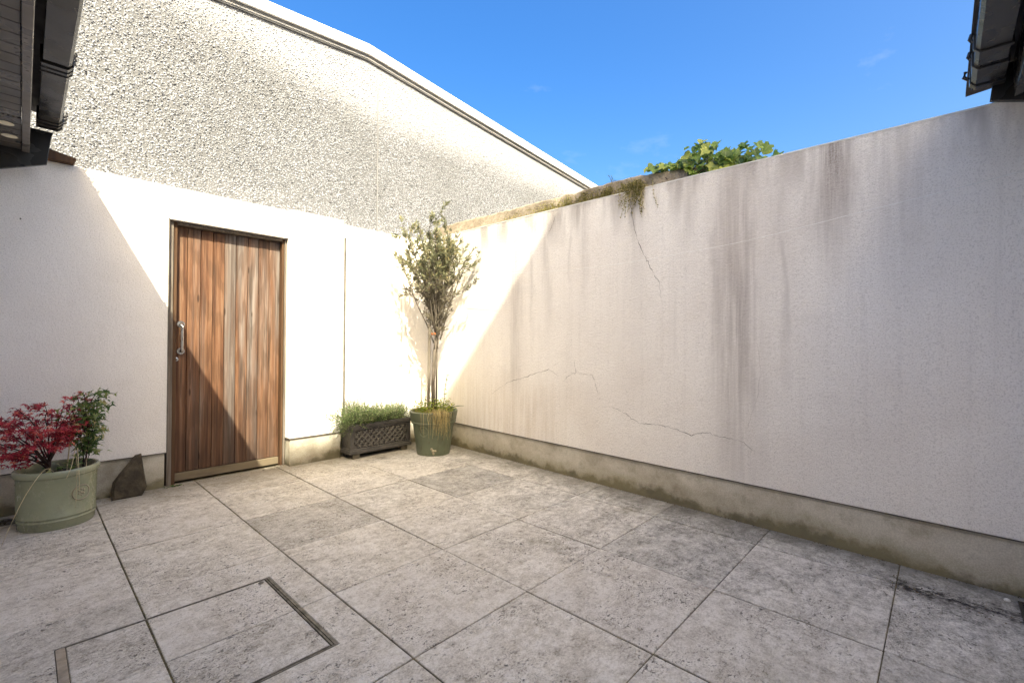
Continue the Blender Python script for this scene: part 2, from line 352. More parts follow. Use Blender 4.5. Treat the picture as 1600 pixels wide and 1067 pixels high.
def m_dash(name, stone):
    k = NT(name, .75, .25); p = k.pos(); X, Y, Z = k.sep(p)
    # whiter band under the roof edge, greyer below it
    edge = k.M('ADD', k.M('ADD', 3.74, k.M('MULTIPLY', k.M('SUBTRACT', k.noise(p, 1.6, 4, .6), .5), .22)), k.M('MULTIPLY', k.ramp(X, .3, 2.3), -.28))
    band = k.M('MULTIPLY', k.ramp(k.M('SUBTRACT', Z, edge), -.14, .30), .62)
    r = k.n('Attribute', attribute_name='rnd').outputs['Fac'] if stone else k.noise(p, 30, 2)
    dirt = k.M('MAXIMUM', k.ramp(k.noise(k.scale(p, (1, 1, .6)), 1.7, 5, .6), .42, .70), k.ramp(k.noise(p, 6.5, 4, .6), .62, .75))
    if stone:
        c = k.cr(r, [(.0, (.05, .05, .057)), (.07, (.14, .144, .158)), (.2, (.27, .279, .308)), (.9, (.38, .393, .435))])
        c = k.mix(k.M('MULTIPLY', dirt, .32), c, (.15, .15, .152))
        c = k.mix(band, c, (.41, .425, .465))
    else:
        c = k.mix(band, (.135, .136, .142), (.36, .365, .385))
    return k.out(c, normal=k.bump(k.noise(p, 160, 3), .002, .6))
DASHST = m_dash('dash_stone', True); DASHBK = m_dash('dash_backing', False)
def m_oldwall():
    k = NT('old_stone', .92, .15); p = k.pos()
    n = k.noise(p, 7, 6, .68); f = k.noise(p, 40, 4, .65)
    c = k.cr(n, [(.3, (.15, .12, .085)), (.5, (.30, .25, .19)), (.7, (.42, .36, .29))])
    c = k.mix(k.M('MULTIPLY', k.ramp(f, .5, .7), .5), c, (.10, .085, .055))
    return k.out(c, normal=k.bump(k.M('ADD', f, n), .012, .9))
OLDW = m_oldwall()

# ------------------------------------------------------------------ ground and paving
T = .6
gnd = MB().add([(-400, -400, -.09), (400, -400, -.09), (400, 400, -.09), (-400, 400, -.09)], [(0, 1, 2, 3)]).build('ground', EARTH)
gnd['kind'] = 'structure'
patio = MB().box(-2.2, 3.05, -5.2, 1.32, -.085, -.0045).build('patio', JOINT, origin=(0, 0, 0)); patio['kind'] = 'structure'
XL = [-3.03, -2.02, -1.02, -.0185, .99, 2.0, 3.0, 4.083, 5.08]; YL = [2.006, 1.003, 0, -1.003, -2.006, -3.009, -4.012, -5.015, -6.02, -7.02, -8.02]
CX0, CX1, CY0, CY1 = -.452, .752, -2.572, -1.398          # opening for the inspection cover (tile units)
um = MB().box(-.5, .5, -.5, .5, -.035, 0)
slab0 = um.build('slab', SLAB, patio)
def slab_mesh(pts):
    """bevelled slab from an outline in metres"""
    return MB().prism(pts, 'z', -.035, 0)
shared = {}
bpy.data.objects.remove(slab0)
def put_slab(x0, x1, y0, y1, parent, name='slab', z=0.0):
    w, d = round(x1 - x0, 4), round(y1 - y0, 4); key = (w, d)
    cx, cy = (x0 + x1) / 2, (y0 + y1) / 2
    if key not in shared:
        t = MB().box(-w / 2, w / 2, -d / 2, d / 2, -.035, 0).build(name, SLAB, None, bevel=.0022, seg=1); shared[key] = t.data; bpy.data.objects.remove(t)
    o = bpy.data.objects.new(name, shared[key]); link(o, parent); b = rootbase(parent)
    o.location = Vector((cx, cy, z + random.uniform(-.0016, .0016))) - b
    o.rotation_euler = (random.uniform(-.003, .003), random.uniform(-.003, .003), random.uniform(-.0018, .0018)); return o
GAPX, GAPY = .0032, .0020
for i in range(len(XL) - 1):
    for j in range(len(YL) - 1):
        x0, x1, y1, y0 = XL[i], XL[i + 1], YL[j], YL[j + 1]
        if x1 > CX0 and x0 < CX1 and y1 > CY0 and y0 < CY1:    # slab cut round the inspection cover
            a, b, c, d = x0 * T + GAPX, x1 * T - GAPX, y0 * T + GAPY, y1 * T - GAPY
            hx0, hx1, hy0, hy1 = CX0 * T, CX1 * T, CY0 * T, CY1 * T
            left = x0 < CX0; top = y1 > CY1
            hx = hx0 if left else hx1; hy = hy1 if top else hy0
            if left and top: pts = [(a, c), (hx, c), (hx, hy), (b, hy), (b, d), (a, d)]
            elif left: pts = [(a, c), (b, c), (b, hy), (hx, hy), (hx, d), (a, d)]
            elif top: pts = [(hx, c), (b, c), (b, d), (a, d), (a, hy), (hx, hy)]
            else: pts = [(a, c), (b, c), (b, d), (hx, d), (hx, hy), (a, hy)]
            MB().prism(pts, 'z', -.035, 0.0004).build('slab', SLAB, patio, bevel=.002, seg=1)
        else:
            put_slab(x0 * T + GAPX, x1 * T - GAPX, y0 * T + GAPY, y1 * T - GAPY, patio)

cov = thing('inspection_cover', ((CX0 + CX1) / 2 * T, (CY0 + CY1) / 2 * T, 0), 'recessed inspection cover with paving inlay and thin metal frame set in the patio', 'drain cover')
x0, x1, y0, y1 = CX0 * T + .002, CX1 * T - .002, CY0 * T + .002, CY1 * T - .002
MB().box(x1 - .012, x1, y0, y1, -.03, .0005).box(x0 + .0, x1 - .012, y1 - .007, y1, -.03, .0002).box(x0, x1 - .012, y0, y0 + .008, -.03, .0004).build('outer_frame', GALV, cov, bevel=.001, seg=1)
MB().box(x1 - .0225, x1 - .0155, y0 + .012, y1 - .010, -.03, .001).box(x0 + .03, x1 - .03, y0 + .0115, y0 + .017, -.03, .0008).build('tray_edge', GALV, cov, bevel=.001, seg=1)
MB().box(x0, x0 + .026, y0 + .010, y1 - .009, -.03, .0012).build('side_strip', GALVTAN, cov, bevel=.001, seg=1)
MB().box(x0, x1, y0, y1, -.05, -.02).build('tray', JOINT, cov)
ix0, ix1, iy0, iy1 = x0 + .0285, x1 - .0245, y0 + .0185, y1 - .0095
lx, ly = XL[3] * T, YL[4] * T
for a, b in ((ix0, lx - .0035), (lx + .0035, ix1)):
    for c, d in ((iy0, ly - .002), (ly + .002, iy1)):
        put_slab(a, b, c, d, cov, 'paving_inlay', -.0008)
MB().lathe([(.001, .0006), (.010, .0006), (.012, -.002)], x1 - .045, y1 - .03, 14).build('key_hole', BEADD, cov)

# ------------------------------------------------------------------ tall right-hand wall
def wx(y): return (4.61 + .047059 * (y / .6 + 2.3)) * .6
def ztop(y): return (3.83 + .0221 * (y / .6)) * .6
YF, YN = 1.25, -4.6
rw = thing('boundary_wall', (wx(-1.5), -1.5, 0), 'tall stained off-white rendered wall along the right side of the patio', 'wall')
def wallstrip(name, mat, off0, off1, z0, z1, bevel=0, ya=YF, yb=YN):
    f0 = z0 if callable(z0) else (lambda y: z0); f1 = z1 if callable(z1) else (lambda y: z1)
    q = lambda y: [(wx(y) + off0, y, f0(y)), (wx(y) + off1, y, f0(y)), (wx(y) + off1, y, f1(y)), (wx(y) + off0, y, f1(y))]
    return MB().hexa(q(ya), q(yb)).build(name, mat, rw, bevel=bevel)
wallstrip('render_face', RENDER_ST, 0, .11, .252, ztop, .003)
wallstrip('plinth', PLINTH, .013, .12, -.06, .25)
wallstrip('drip_bead', BEADD, -.002, .012, .2465, .2515)
wallstrip('top_bead', BEADW, -.0025, .006, lambda y: ztop(y) - .004, lambda y: ztop(y) + .003)
# cracks in the render, as thin grime-filled ribbons lying on the face
CR = [[(-.714, 2.237), (-.70, 2.18), (-.66, 2.12), (-.619, 2.058)],
      [(-1.45, 2.26), (-1.455, 2.15), (-1.479, 2.013), (-1.50, 1.93), (-1.533, 1.837), (-1.57, 1.76), (-1.612, 1.686), (-1.66, 1.60), (-1.688, 1.562), (-1.703, 1.446)],
      [(.104, .608), (.02, .66), (-.098, .723), (-.229, .774), (-.31, .79), (-.396, .814), (-.50, .85), (-.592, .87), (-.651, .889), (-.70, .87), (-.754, .833)],
      [(-.811, .787), (-.85, .83), (-.88, .846), (-.947, .876), (-.94, .92), (-.926, .982)],
      [(-.947, .876), (-1.03, .868), (-1.108, .868), (-1.13, .82), (-1.153, .768), (-1.19, .67)],
      [(-1.202, .615), (-1.291, .625), (-1.34, .617), (-1.405, .593), (-1.47, .56), (-1.541, .528), (-1.61, .537), (-1.693, .538), (-1.75, .535), (-1.813, .527), (-1.927, .495), (-1.97, .52), (-2.034, .532), (-2.09, .52), (-2.157, .517), (-2.254, .508), (-2.31, .469), (-2.37, .44)],
      [(-2.33, 1.2), (-2.36, .95), (-2.34, .8), (-2.29, .62), (-2.25, .52)], [(-.25, 1.75), (-.22, 1.4), (-.27, 1.2)], [(-1.0, 1.15), (-1.32, 1.02), (-1.45, 1.13)]]
CWID = [.006, .006, .0055, .004, .004, .005, .0014, .0012, .0012]
for c, wd in zip(CR, CWID):
    pts = []
    for (a, b), (c2, d) in zip(c[:-1], c[1:]):
        for t in np.linspace(0, 1, 7)[:-1]:
            pts.append((a + (c2 - a) * t + random.gauss(0, .0032), b + (d - b) * t + random.gauss(0, .0032)))
    pts.append(c[-1]); n = len(pts); vs = []; fs = []
    for i, (y, z) in enumerate(pts):
        p0 = pts[max(0, i - 1)]; p1 = pts[min(n - 1, i + 1)]; dy, dz = p1[0] - p0[0], p1[1] - p0[1]; L = math.hypot(dy, dz) + 1e-6
        w = wd * (.25 + .75 * abs(math.sin(i * .37 + y * 9))) * random.uniform(.4, 1.0) * (1 - abs(2 * i / (n - 1) - 1) ** 3 * .8) * .5
        for s in (-1, 1): vs.append((wx(y) - .0012, y - dz / L * w * s, z + dy / L * w * s))
        if i: k = 2 * i; fs.append((k - 2, k - 1, k + 1, k))
    MB().add(vs, fs).build('crack', CRACK, rw)

# ------------------------------------------------------------------ old stone wall showing behind the render top
ow = thing('old_stone_wall', (wx(-.5) + .3, -.5, 0), 'old brown stone wall top showing behind the rendered wall', 'wall')
def otop(y): return float(np.interp(y, [-2.6, -2.35, -1.95, -1.57, -1.05, .77, 1.3], [2.17, 2.26, 2.365, 2.42, 2.438, 2.487, 2.50]))
ys = np.arange(-2.6, 1.301, .05); vs = []; fs = []; sec = 9
for i, y in enumerate(ys):
    t = otop(y) + random.gauss(0, .005); x = wx(y)
    prof = [(x + .116, 0), (x + .118, 1.5), (x + .122, 2.18), (x + .124 + random.gauss(0, .004), (2.2 + t) / 2), (x + .132 + random.gauss(0, .005), t - .018), (x + .155, t), (x + .28, t + .012 + random.gauss(0, .006)), (x + .41, t - .02), (x + .43, 0)]
    vs += [(a, y, b) for a, b in prof]
    if i:
        for j in range(sec - 1): k = (i - 1) * sec + j; fs.append((k, k + 1, k + sec + 1, k + sec))
n = len(ys); fs += [tuple(range(sec)), tuple(range((n - 1) * sec, n * sec))]
MB().add(vs, fs).build('masonry', OLDW, ow, smooth='auto')

# ------------------------------------------------------------------ wall with the gate
gw = thing('gate_wall', (.8, 1.2, 0), 'white rendered wall holding the timber gate at the far end of the patio', 'wall')
WT = 2.296; YB = 1.305
MB().box(-1.6, .398, 1.14, YB, .266, WT).build('wall_panel', RENDER, gw, bevel=.003)
MB().box(.400, 1.272, 1.1405, YB, 2.045, WT - .001).build('lintel', RENDER, gw, bevel=.003)
MB().box(1.274, 1.770, 1.08, YB - .002, .250, WT + .002).build('pier', RENDER, gw, bevel=.004)
MB().box(1.772, 2.518, 1.212, YB - .004, .250, WT - .003).build('recessed_panel', RENDER, gw, bevel=.003)
MB().box(2.520, 2.93, 1.166, YB - .003, .250, WT - .002).build('corner_pier', RENDER, gw, bevel=.004)
MB().box(-1.6, .388, 1.153, YB - .001, -.06, .263).build('plinth', PLINTH, gw, bevel=.003)
MB().box(1.284, 1.762, 1.092, YB - .001, -.06, .247).build('plinth', PLINTH, gw, bevel=.006)
MB().box(1.772, 2.518, 1.222, YB - .001, -.06, .247).build('plinth', PLINTH, gw)
MB().box(2.521, 2.93, 1.176, YB - .001, -.06, .247).build('plinth', PLINTH, gw)
MB().box(-1.6, .399, 1.1375, 1.150, .2605, .2655).build('drip_bead', BEADD, gw)
MB().box(1.2725, 1.771, 1.0775, 1.091, .2445, .2495).box(1.2725, 1.2835, 1.0925, 1.25, .2445, .2495).build('drip_bead', BEADD, gw)
MB().box(1.773, 2.517, 1.2105, 1.222, .2445, .2495).build('drip_bead', BEADD, gw)
MB().box(.3965, .4025, 1.1375, 1.1425, .27, 2.05).box(.3965, 1.273, 1.1375, 1.1425, 2.0425, 2.0475).build('opening_bead', BEADD, gw)
MB().box(1.842, 1.860, 1.2095, 1.214, .30, 2.165).build('joint_or_shadow_strip', BEADD, gw)  # dark strip painted in for the pier's shadow on this panel
MB().tube([(-.374, 1.142, 1.885), (-.374, 1.12, 1.885)], .004, 8).build('wall_plug', BEADD, gw)

# gate
gt = thing('garden_gate', (.85, 1.24, 0), 'weathered vertical-board timber gate with steel pull handle', 'gate')
GY = 1.238
MB().box(.404, .4335, 1.170, 1.30, -.02, 2.040).build('jamb_trim', TRIMW, gt, bevel=.002)
MB().box(.4345, .4595, 1.184, 1.30, -.02, 2.040).build('jamb', FRAMEW, gt, bevel=.002)
MB().box(1.239, 1.2555, 1.184, 1.30, -.02, 2.040).build('jamb', FRAMEW, gt, bevel=.002)
MB().box(1.2565, 1.2715, 1.170, 1.30, -.02, 2.040).build('jamb_trim', TRIMW, gt, bevel=.002)
MB().box(.460, 1.238, 1.178, 1.30, 2.020, 2.0395).build('frame_head', TRIMW, gt, bevel=.003)
bx = [.768, .897, 1.046, 1.191, 1.334, 1.475, 1.628, 1.768, 1.913, 2.066]
TONE = [.25, .1, .15, .35, .15, .3, .05, .35, .25]
WEA = [.20, .44, .38, .30, .56, .46, .50, .40, .48]
for i in range(9):
    a, b = bx[i] * .6 + .0014, bx[i + 1] * .6 - .0014
    if i == 0: a = .461
    o = MB().box(a, b, GY + random.uniform(-.0015, .0015), GY + .03, .078, 2.017).build('plank', WOOD, gt, bevel=.0035, seg=1)
    o['tone'] = TONE[i]; o['weather'] = WEA[i]
MB().box(.461, 1.237, GY + .031, GY + .06, .02, 2.0).build('backing', FRAMEW, gt)
MB().box(.461, 1.237, GY - .014, GY + .028, .012, .075).build('bottom_rail', RAILW, gt, bevel=.004)
hx = .4985
hd = MB().tube([(hx, GY - .004, 1.247), (hx, GY - .034, 1.247), (hx, GY - .046, 1.240), (hx, GY - .050, 1.225), (hx, GY - .050, 1.055), (hx, GY - .046, 1.040), (hx, GY - .034, 1.033), (hx, GY - .004, 1.033)], .0105, 14).build('handle', STEEL, gt, smooth='auto')
for z in (1.247, 1.033):
    mb = MB(); ring = [(.027, 0), (.027, -.005), (.024, -.008), (.011, -.008)]
    vs = [(hx + r * math.cos(2 * math.pi * j / 24), GY + d, z + r * math.sin(2 * math.pi * j / 24)) for r, d in ring for j in range(24)]
    fs = [(i * 24 + j, i * 24 + (j + 1) % 24, (i + 1) * 24 + (j + 1) % 24, (i + 1) * 24 + j) for i in range(3) for j in range(24)]
    mb.add(vs, fs + [tuple(range(24))]).build('handle_rose', STEEL, hd, smooth='auto')
mb = MB(); kx, kz = .4695, .970
for r0, r1, d in ((.0155, .012, -.006),):
    vs = [(kx + r * math.cos(2 * math.pi * j / 20), GY + dd, kz + r * math.sin(2 * math.pi * j / 20)) for r, dd in ((r0, 0), (r0, d), (r1, d - .001), (.004, d - .001)) for j in range(20)]
    mb.add(vs, [(i * 20 + j, i * 20 + (j + 1) % 20, (i + 1) * 20 + (j + 1) % 20, (i + 1) * 20 + j) for i in range(3) for j in range(20)])
mb.build('lock_escutcheon', STEEL, gt, smooth='auto')
MB().box(kx - .0025, kx + .0025, GY - .0085, GY - .003, kz - .009, kz + .005).build('keyhole', BLACKPVC, gt)

# ------------------------------------------------------------------ pebble-dashed neighbour
nb = thing('neighbour_building', (3, 1.6, 0), 'white pebble-dashed building wall rising behind the gate wall', 'building')
VX = [-1.2, 1.043, 2.126, 6.556, 9.5]; VZ = [3.963, 4.172, 4.273, 3.907, 3.66]
def vz(x): return float(np.interp(x, VX, VZ))
MB().prism([(-1.2, 0), (9.5, 0)] + [(x, z - .13) for x, z in reversed(list(zip(VX, VZ)))], 'y', 1.325, 6.0).build('wall', DASHBK, nb)
for nm, mt, d0, d1, ya, yb in (('roof_edge_trim', WHITETRIM, -.105, 0, 1.262, 1.36), ('drip_edge', DARKTRIM, -.122, -.107, 1.285, 1.36), ('soffit_strip', WHITETRIM, -.137, -.123, 1.295, 1.36), ('drip_edge', DARKTRIM, -.150, -.138, 1.303, 1.36)):
    MB().prism([(x, z + d0) for x, z in zip(VX, VZ)] + [(x, z + d1) for x, z in reversed(list(zip(VX, VZ)))], 'y', ya, yb).build(nm, mt, nb, bevel=.004 if nm == 'roof_edge_trim' else 0)
MB().prism([(x, z - .10) for x, z in zip(VX, VZ)] + [(x, z - .02) for x, z in reversed(list(zip(VX, VZ)))], 'y', 1.361, 6.2).build('roof', ROOFT, nb)
MB().box(2.264, 2.269, 1.316, 1.326, 2.3, 3.88).build('joint_or_shadow_strip', m_simple('painted_bead', (.30, .30, .31), (.24, .24, .25), 9, .7), nb)
# the dash: angular stone chips bedded in the wall face
sp = .0142
gx, gz = np.meshgrid(np.arange(-.5, 6.7, sp), np.arange(2.22, 4.2, sp * .92))
px = gx.ravel() + rng.uniform(-.6, .6, gx.size) * sp; pz = gz.ravel() + rng.uniform(-.6, .6, gx.size) * sp
ok = (pz < np.interp(px, VX, VZ) - .15) & (rng.random(px.size) < .94) & (np.abs(px - 2.267) > .010)
px, pz = px[ok], pz[ok]; N = px.size; K = 5
r = rng.uniform(.0048, .0105, N); hgt = .0015 + .0075 * rng.random(N) ** 2.2
edge = 3.74 - .28 * np.clip((px - .3) / 2, 0, 1); inb = np.clip((pz - edge + rng.normal(0, .07, N)) / .25, 0, 1)
hgt = hgt * (1 - .3 * inb); r = r * (1 + .2 * inb)
ang = (np.arange(K) / K * 2 * np.pi)[None] + rng.uniform(0, 6.3, N)[:, None]
rad = r[:, None] * rng.uniform(.65, 1.2, (N, K)); el = rng.uniform(.6, 1.0, N)[:, None]; rot = rng.uniform(0, np.pi, N)[:, None]
u = np.cos(ang) * rad; w = np.sin(ang) * rad * el; cu = u * np.cos(rot) - w * np.sin(rot); cw = u * np.sin(rot) + w * np.cos(rot)
tx, tz = rng.uniform(-.4, .4, (2, N, 1))
b0 = np.stack([px[:, None] + cu, np.full((N, K), 1.3255), pz[:, None] + cw], -1)
top = np.stack([px[:, None] + cu * .62, 1.3245 - hgt[:, None] * (1 + tx * np.cos(ang) + tz * np.sin(ang)), pz[:, None] + cw * .62], -1)
V = np.concatenate([b0, top], 1).reshape(-1, 3); o3 = (np.arange(N) * 2 * K)[:, None]
Fq = []
for j_ in range(K):
    j2 = (j_ + 1) % K; Fq += [np.concatenate([o3 + j_, o3 + j2, o3 + K + j2], 1), np.concatenate([o3 + j_, o3 + K + j2, o3 + K + j_], 1)]
for j_ in range(1, K - 1): a = o3 + K; Fq.append(np.concatenate([a, a + j_, a + j_ + 1], 1))
dash = npmesh('pebble_dash', V, np.concatenate(Fq, 0), DASHST, nb, np.repeat(rng.random(N), 2 * K)); dash['kind'] = 'stuff'

# ------------------------------------------------------------------ low house wing on the left: eave, soffit, gutter
lw = thing('house_wing', (-1.0, -2.5, 0), 'low house wing whose dark eave and gutter hang over the left edge', 'house')
YE = .985
MB().box(-1.35, -1.0, -7.0, 1.12, -.05, 2.28).build('wall', HOUSEW, lw)
MB().box(-.372, -.340, -6.0, YE, 2.275, 2.53).build('fascia', FASCIA, lw, bevel=.003)
y = YE - .004; nbd = 0
while y > -3.9:
    if nbd in (6,):
        mb = MB().box(-.999, -.373, y - .0185, y, 2.292, 2.300); mb.build('vent_back', BLACKPVC, lw)
        ss = MB()
        xx = -.99
        while xx < -.38: ss.box(xx, xx + .010, y - .0185, y, 2.2835, 2.2915); xx += .0185
        ss.build('vent_grille', BROWNPVC, lw); y -= .0205
    MB().box(-.999, -.3735, y - .092, y, 2.2835, 2.294).build('soffit_board', BROWNPVC, lw, bevel=.003, seg=1)
    y -= .0955; nbd += 1
MB().box(-.999, -.3735, -3.9, YE, 2.3005, 2.315).build('soffit_back', BLACKPVC, lw)
for (lx_, ly_) in ((-.432, .53), (-.421, .745)):
    MB().lathe([(.030, 2.2834), (.033, 2.2805), (.028, 2.2785), (.001, 2.2778)], lx_, ly_, 24).build('soffit_light', LAMPW, lw, smooth='auto')
GX0, GX1, GZ0, GZ1 = -.305, -.205, 2.442, 2.520
def gutter(mb, y0, y1, g=0.0, t=.004):
    pr = [(GX0 - g, GZ1), (GX0 - g, GZ0 - g), (GX1 - .012, GZ0 - g), (GX1 + g, GZ0 + .014), (GX1 + g, GZ1 + .004), (GX1 - .008, GZ1 + .004), (GX1 - .008, GZ1 - .002), (GX1 - t, GZ1 - .002), (GX1 - t, GZ0 + .016), (GX1 - .014, GZ0 + t), (GX0 + t, GZ0 + t), (GX0 + t, GZ1)]
    return mb.prism(pr, 'y', y0, y1)
gut = gutter(MB(), -6.0, .93).build('gutter', BLACKPVC, lw)
for yy in (.02, -1.8, -3.6):
    u_ = gutter(MB(), yy - .055, yy + .055, .004).build('gutter_union', BLACKPVC, gut)
    for s in (-.055, 0, .047):
        gutter(MB(), yy + s, yy + s + .011, .009).build('clip_band', BLACKPVC, u_, bevel=.002, seg=1)
        MB().tube([(GX1 + .009, yy + s + .005, GZ1 - .012), (GX1 + .018, yy + s + .005, GZ1 - .004), (GX1 + .014, yy + s + .005, GZ1 + .012)], .005, 6).build('clip_hook', BLACKPVC, u_)
for s in (.80, .86, .925):
    gutter(MB(), s, s + .012, .009).build('clip_band', BLACKPVC, gut, bevel=.002, seg=1)
    MB().tube([(GX1 + .009, s + .006, GZ1 - .03), (GX1 + .024, s + .006, GZ1 - .018), (GX1 + .022, s + .006, GZ1 + .004)], .006, 6).build('clip_hook', BLACKPVC, gut)
MB().prism([(GX0, GZ0), (GX1, GZ0), (GX1, GZ1), (GX0, GZ1)], 'y', .930, .942).build('gutter_end_cap', BLACKPVC, gut, bevel=.002)
MB().prism([(-.262, 2.228), (-.256, 2.30), (-.244, 2.40), (-.236, 2.436), (-.34, 2.438), (-1.0, 2.438), (-1.0, 1.98), (-.46, 2.146)], 'y', YE + .002, YE + .028).build('eave_box_end', BLACKPVC, lw, bevel=.003)
MB().prism([(-.22, 2.535), (-.22, 2.55), (-4.2, 3.0), (-4.2, 2.97)], 'y', -9.0, 1.0).build('roof', ROOFT, lw)
tb = MB().hexa([(-.262, 1.09, 2.2965), (-.135, 1.09, 2.2965), (-.118, 1.09, 2.335), (-.262, 1.09, 2.365)], [(-.262, 1.29, 2.2965), (-.125, 1.29, 2.2965), (-.125, 1.29, 2.33), (-.262, 1.29, 2.362)]).build('timber_block', FRAMEW, bevel=.004, origin=(-.19, 1.19, 2.2965))
tag(tb, 'short brown timber offcut on the wall top beside the left gutter end', 'timber')

# ------------------------------------------------------------------ main house behind the camera: right eave in view, unseen tall block added to shade the patio
mh = thing('main_house', (0, -6, 0), 'house whose black gutter and eave show at the top right corner', 'house')
MB().box(1.75, 2.75, -7.6, -3.85, -.05, 2.3).build('wall', HOUSEW, mh)  # unseen width cut short to let more sky light onto the patio
def rgut(mb, xa, xb, g=0.0, t=.004, y0=-3.262, zb=2.292, zt=2.358):
    pr = [(y0 - .098 - g, zt), (y0 - .098 - g, zb - g), (y0 - .012, zb - g), (y0 + g, zb + .014), (y0 + g, zt + .004), (y0 - .008, zt + .004), (y0 - .008, zt - .002), (y0 - t, zt - .002), (y0 - t, zb + .016), (y0 - .014, zb + t), (y0 - .098 + t, zb + t), (y0 - .098 + t, zt)]
    return mb.prism(pr, 'x', xa, xb)
rg = rgut(MB(), 1.45, 2.615).build('gutter', BLACKPVC, mh)
for xa in (2.245, 2.40):
    rgut(MB(), xa, xa + .02, .008).build('clip_band', BLACKPVC, rg, bevel=.002, seg=1)
    MB().tube([(xa + .01, -3.254, 2.335), (xa + .01, -3.244, 2.352), (xa + .01, -3.250, 2.372)], .006, 6).build('clip_hook', BLACKPVC, rg)
rgut(MB(), 2.42, 2.56, .004).build('gutter_union', BLACKPVC, rg)
rgut(MB(), 2.575, 2.62, .008).build('gutter_end_cap', BLACKPVC, rg, bevel=.002)
MB().prism([(-3.262, 2.292), (-3.262, 2.36), (-3.36, 2.36), (-3.36, 2.292)], 'x', 2.62, 2.628).build('gutter_end_cap', BLACKPVC, rg, bevel=.002)
MB().tube([(2.59, -3.252, 2.33), (2.59, -3.236, 2.345), (2.59, -3.242, 2.368)], .008, 6).build('clip_hook', BLACKPVC, rg)
MB().box(1.45, 2.64, -3.425, -3.395, 2.215, 2.42).build('fascia', BLACKPVC, mh, bevel=.003)
MB().prism([(-3.322, 2.232), (-3.330, 2.30), (-3.350, 2.38), (-4.1, 2.42), (-4.1, 2.0), (-3.44, 2.192)], 'x', 2.645, 2.672).build('eave_box_end', BLACKPVC, mh, bevel=.003)
x = 2.63
while x > 1.5:
    MB().box(x - .092, x, -3.84, -3.427, 2.224, 2.234).build('soffit_board', BROWNPVC, mh, bevel=.003, seg=1); x -= .0955
MB().prism([(-3.25, 2.375), (-3.25, 2.395), (-7.9, 2.9), (-7.9, 2.87)], 'x', 1.4, 2.9).build('extension_roof', ROOFT, mh)
ca, sa = math.cos(math.radians(5)), math.sin(math.radians(5))
def rt(l, d, z): return (-1.2 + ca * l - sa * d, -7.5 + sa * l + ca * d, z)      # l along the eave, d towards the patio
def rbox(l0, l1, d0, d1, z0, z1): return MB().add([rt(l, d, z) for z in (z0, z1) for d in (d0, d1) for l in (l0, l1)], [(0, 2, 3, 1), (4, 5, 7, 6), (0, 1, 5, 4), (2, 6, 7, 3), (0, 4, 6, 2), (1, 3, 7, 5)])
# unseen gabled block stops the sun; lower right steps shaped to let skylight in
for l0, l1, zt in ((-3.2, .75, 9.33), (.78, 1.42, 8.62), (1.45, 2.3, 7.35)):
    rbox(l0, l1, -6, -.3, -.05, zt - .17).build('shade_block_wall', HOUSEW, mh)
    rbox(l0 - .02, l1 + .02 if zt < 9 else l1, -.30, 0, zt - .17, zt).build('shade_block_eave', BLACKPVC, mh)
    A = [rt(l, d, z) for l in (l0, l1) for d, z in ((-.01, zt - .02), (-3.15, zt + 1.5), (-6.3, zt - .02), (-6.3, zt - .12), (-.01, zt - .12))]
    MB().add(A, [(0, 1, 2, 3, 4), (5, 6, 7, 8, 9)] + [(i, i + 5, (i + 1) % 5 + 5, (i + 1) % 5) for i in range(5)]).build('shade_block_roof', ROOFT, mh)

# ------------------------------------------------------------------ vegetation builders
def leaf_arrays(P, D, L, Wd, up=None, droop=.15):
    """five-vertex folded leaves; P base, D direction"""
    P, D = np.asarray(P, float), np.asarray(D, float); n = len(P); D = D / (np.linalg.norm(D, axis=1, keepdims=True) + 1e-9)
    up = rng.normal(size=(n, 3)) if up is None else np.asarray(up, float)
    Sd = np.cross(D, up); Sd /= (np.linalg.norm(Sd, axis=1, keepdims=True) + 1e-9); Nn = np.cross(Sd, D)
    L = np.broadcast_to(L, n)[:, None]; Wd = np.broadcast_to(Wd, n)[:, None]
    v = np.stack([P, P + D * L * .45 + Sd * Wd * .5, P + D * L * .45 - Sd * Wd * .5, P + D * L - Nn * L * droop, P + D * L * .48 - Nn * Wd * .22], 1)
    o = (np.arange(n) * 5)[:, None]; f = np.concatenate([o + np.array(t)[None] for t in ((0, 1, 4), (0, 4, 2), (1, 3, 4), (4, 3, 2))], 0)
    return v.reshape(-1, 3), f, np.repeat(rng.random(n), 5)
def palm_arrays(P, D, Sz, lobes=5):
    P, D = np.asarray(P, float), np.asarray(D, float); n = len(P); D = D / np.linalg.norm(D, axis=1, keepdims=True)
    up = rng.normal(size=(n, 3)) * .7 + np.array([0, -.2, 1.0]); Sd = np.cross(D, up); Sd /= np.linalg.norm(Sd, axis=1, keepdims=True); Nn = np.cross(Sd, D)
    vs = [P]; a = np.linspace(-2.0, 2.0, lobes * 2 - 1)
    for i, t in enumerate(a):
        r = (1.0 - .28 * abs(t) / 2) if i % 2 == 0 else .30
        q = D * math.cos(t) + Sd * math.sin(t); vs.append(P + q * (Sz[:, None] * r) - Nn * (Sz[:, None] * (.22 * r)))
    k = len(vs); v = np.stack(vs, 1); o = (np.arange(n) * k)[:, None]
    f = np.concatenate([o + np.array((0, j, j + 1))[None] for j in range(1, k - 1)], 0)
    return v.reshape(-1, 3), f, np.repeat(rng.random(n), k)
def curve(p0, d, L, n=6, wob=.1, grav=0.0, rise=0.0):
    p = Vector(p0); d = Vector(d).normalized(); out = [p.copy()]
    for i in range(n):
        d = (d + Vector((random.gauss(0, wob), random.gauss(0, wob), random.gauss(0, wob) + rise - grav))).normalized(); p = p + d * (L / n); out.append(p.copy())
    return out
def clampwall(p, m=.02): return Vector((min(p.x, wx(p.y) - m), min(p.y, 1.16 - m), p.z))

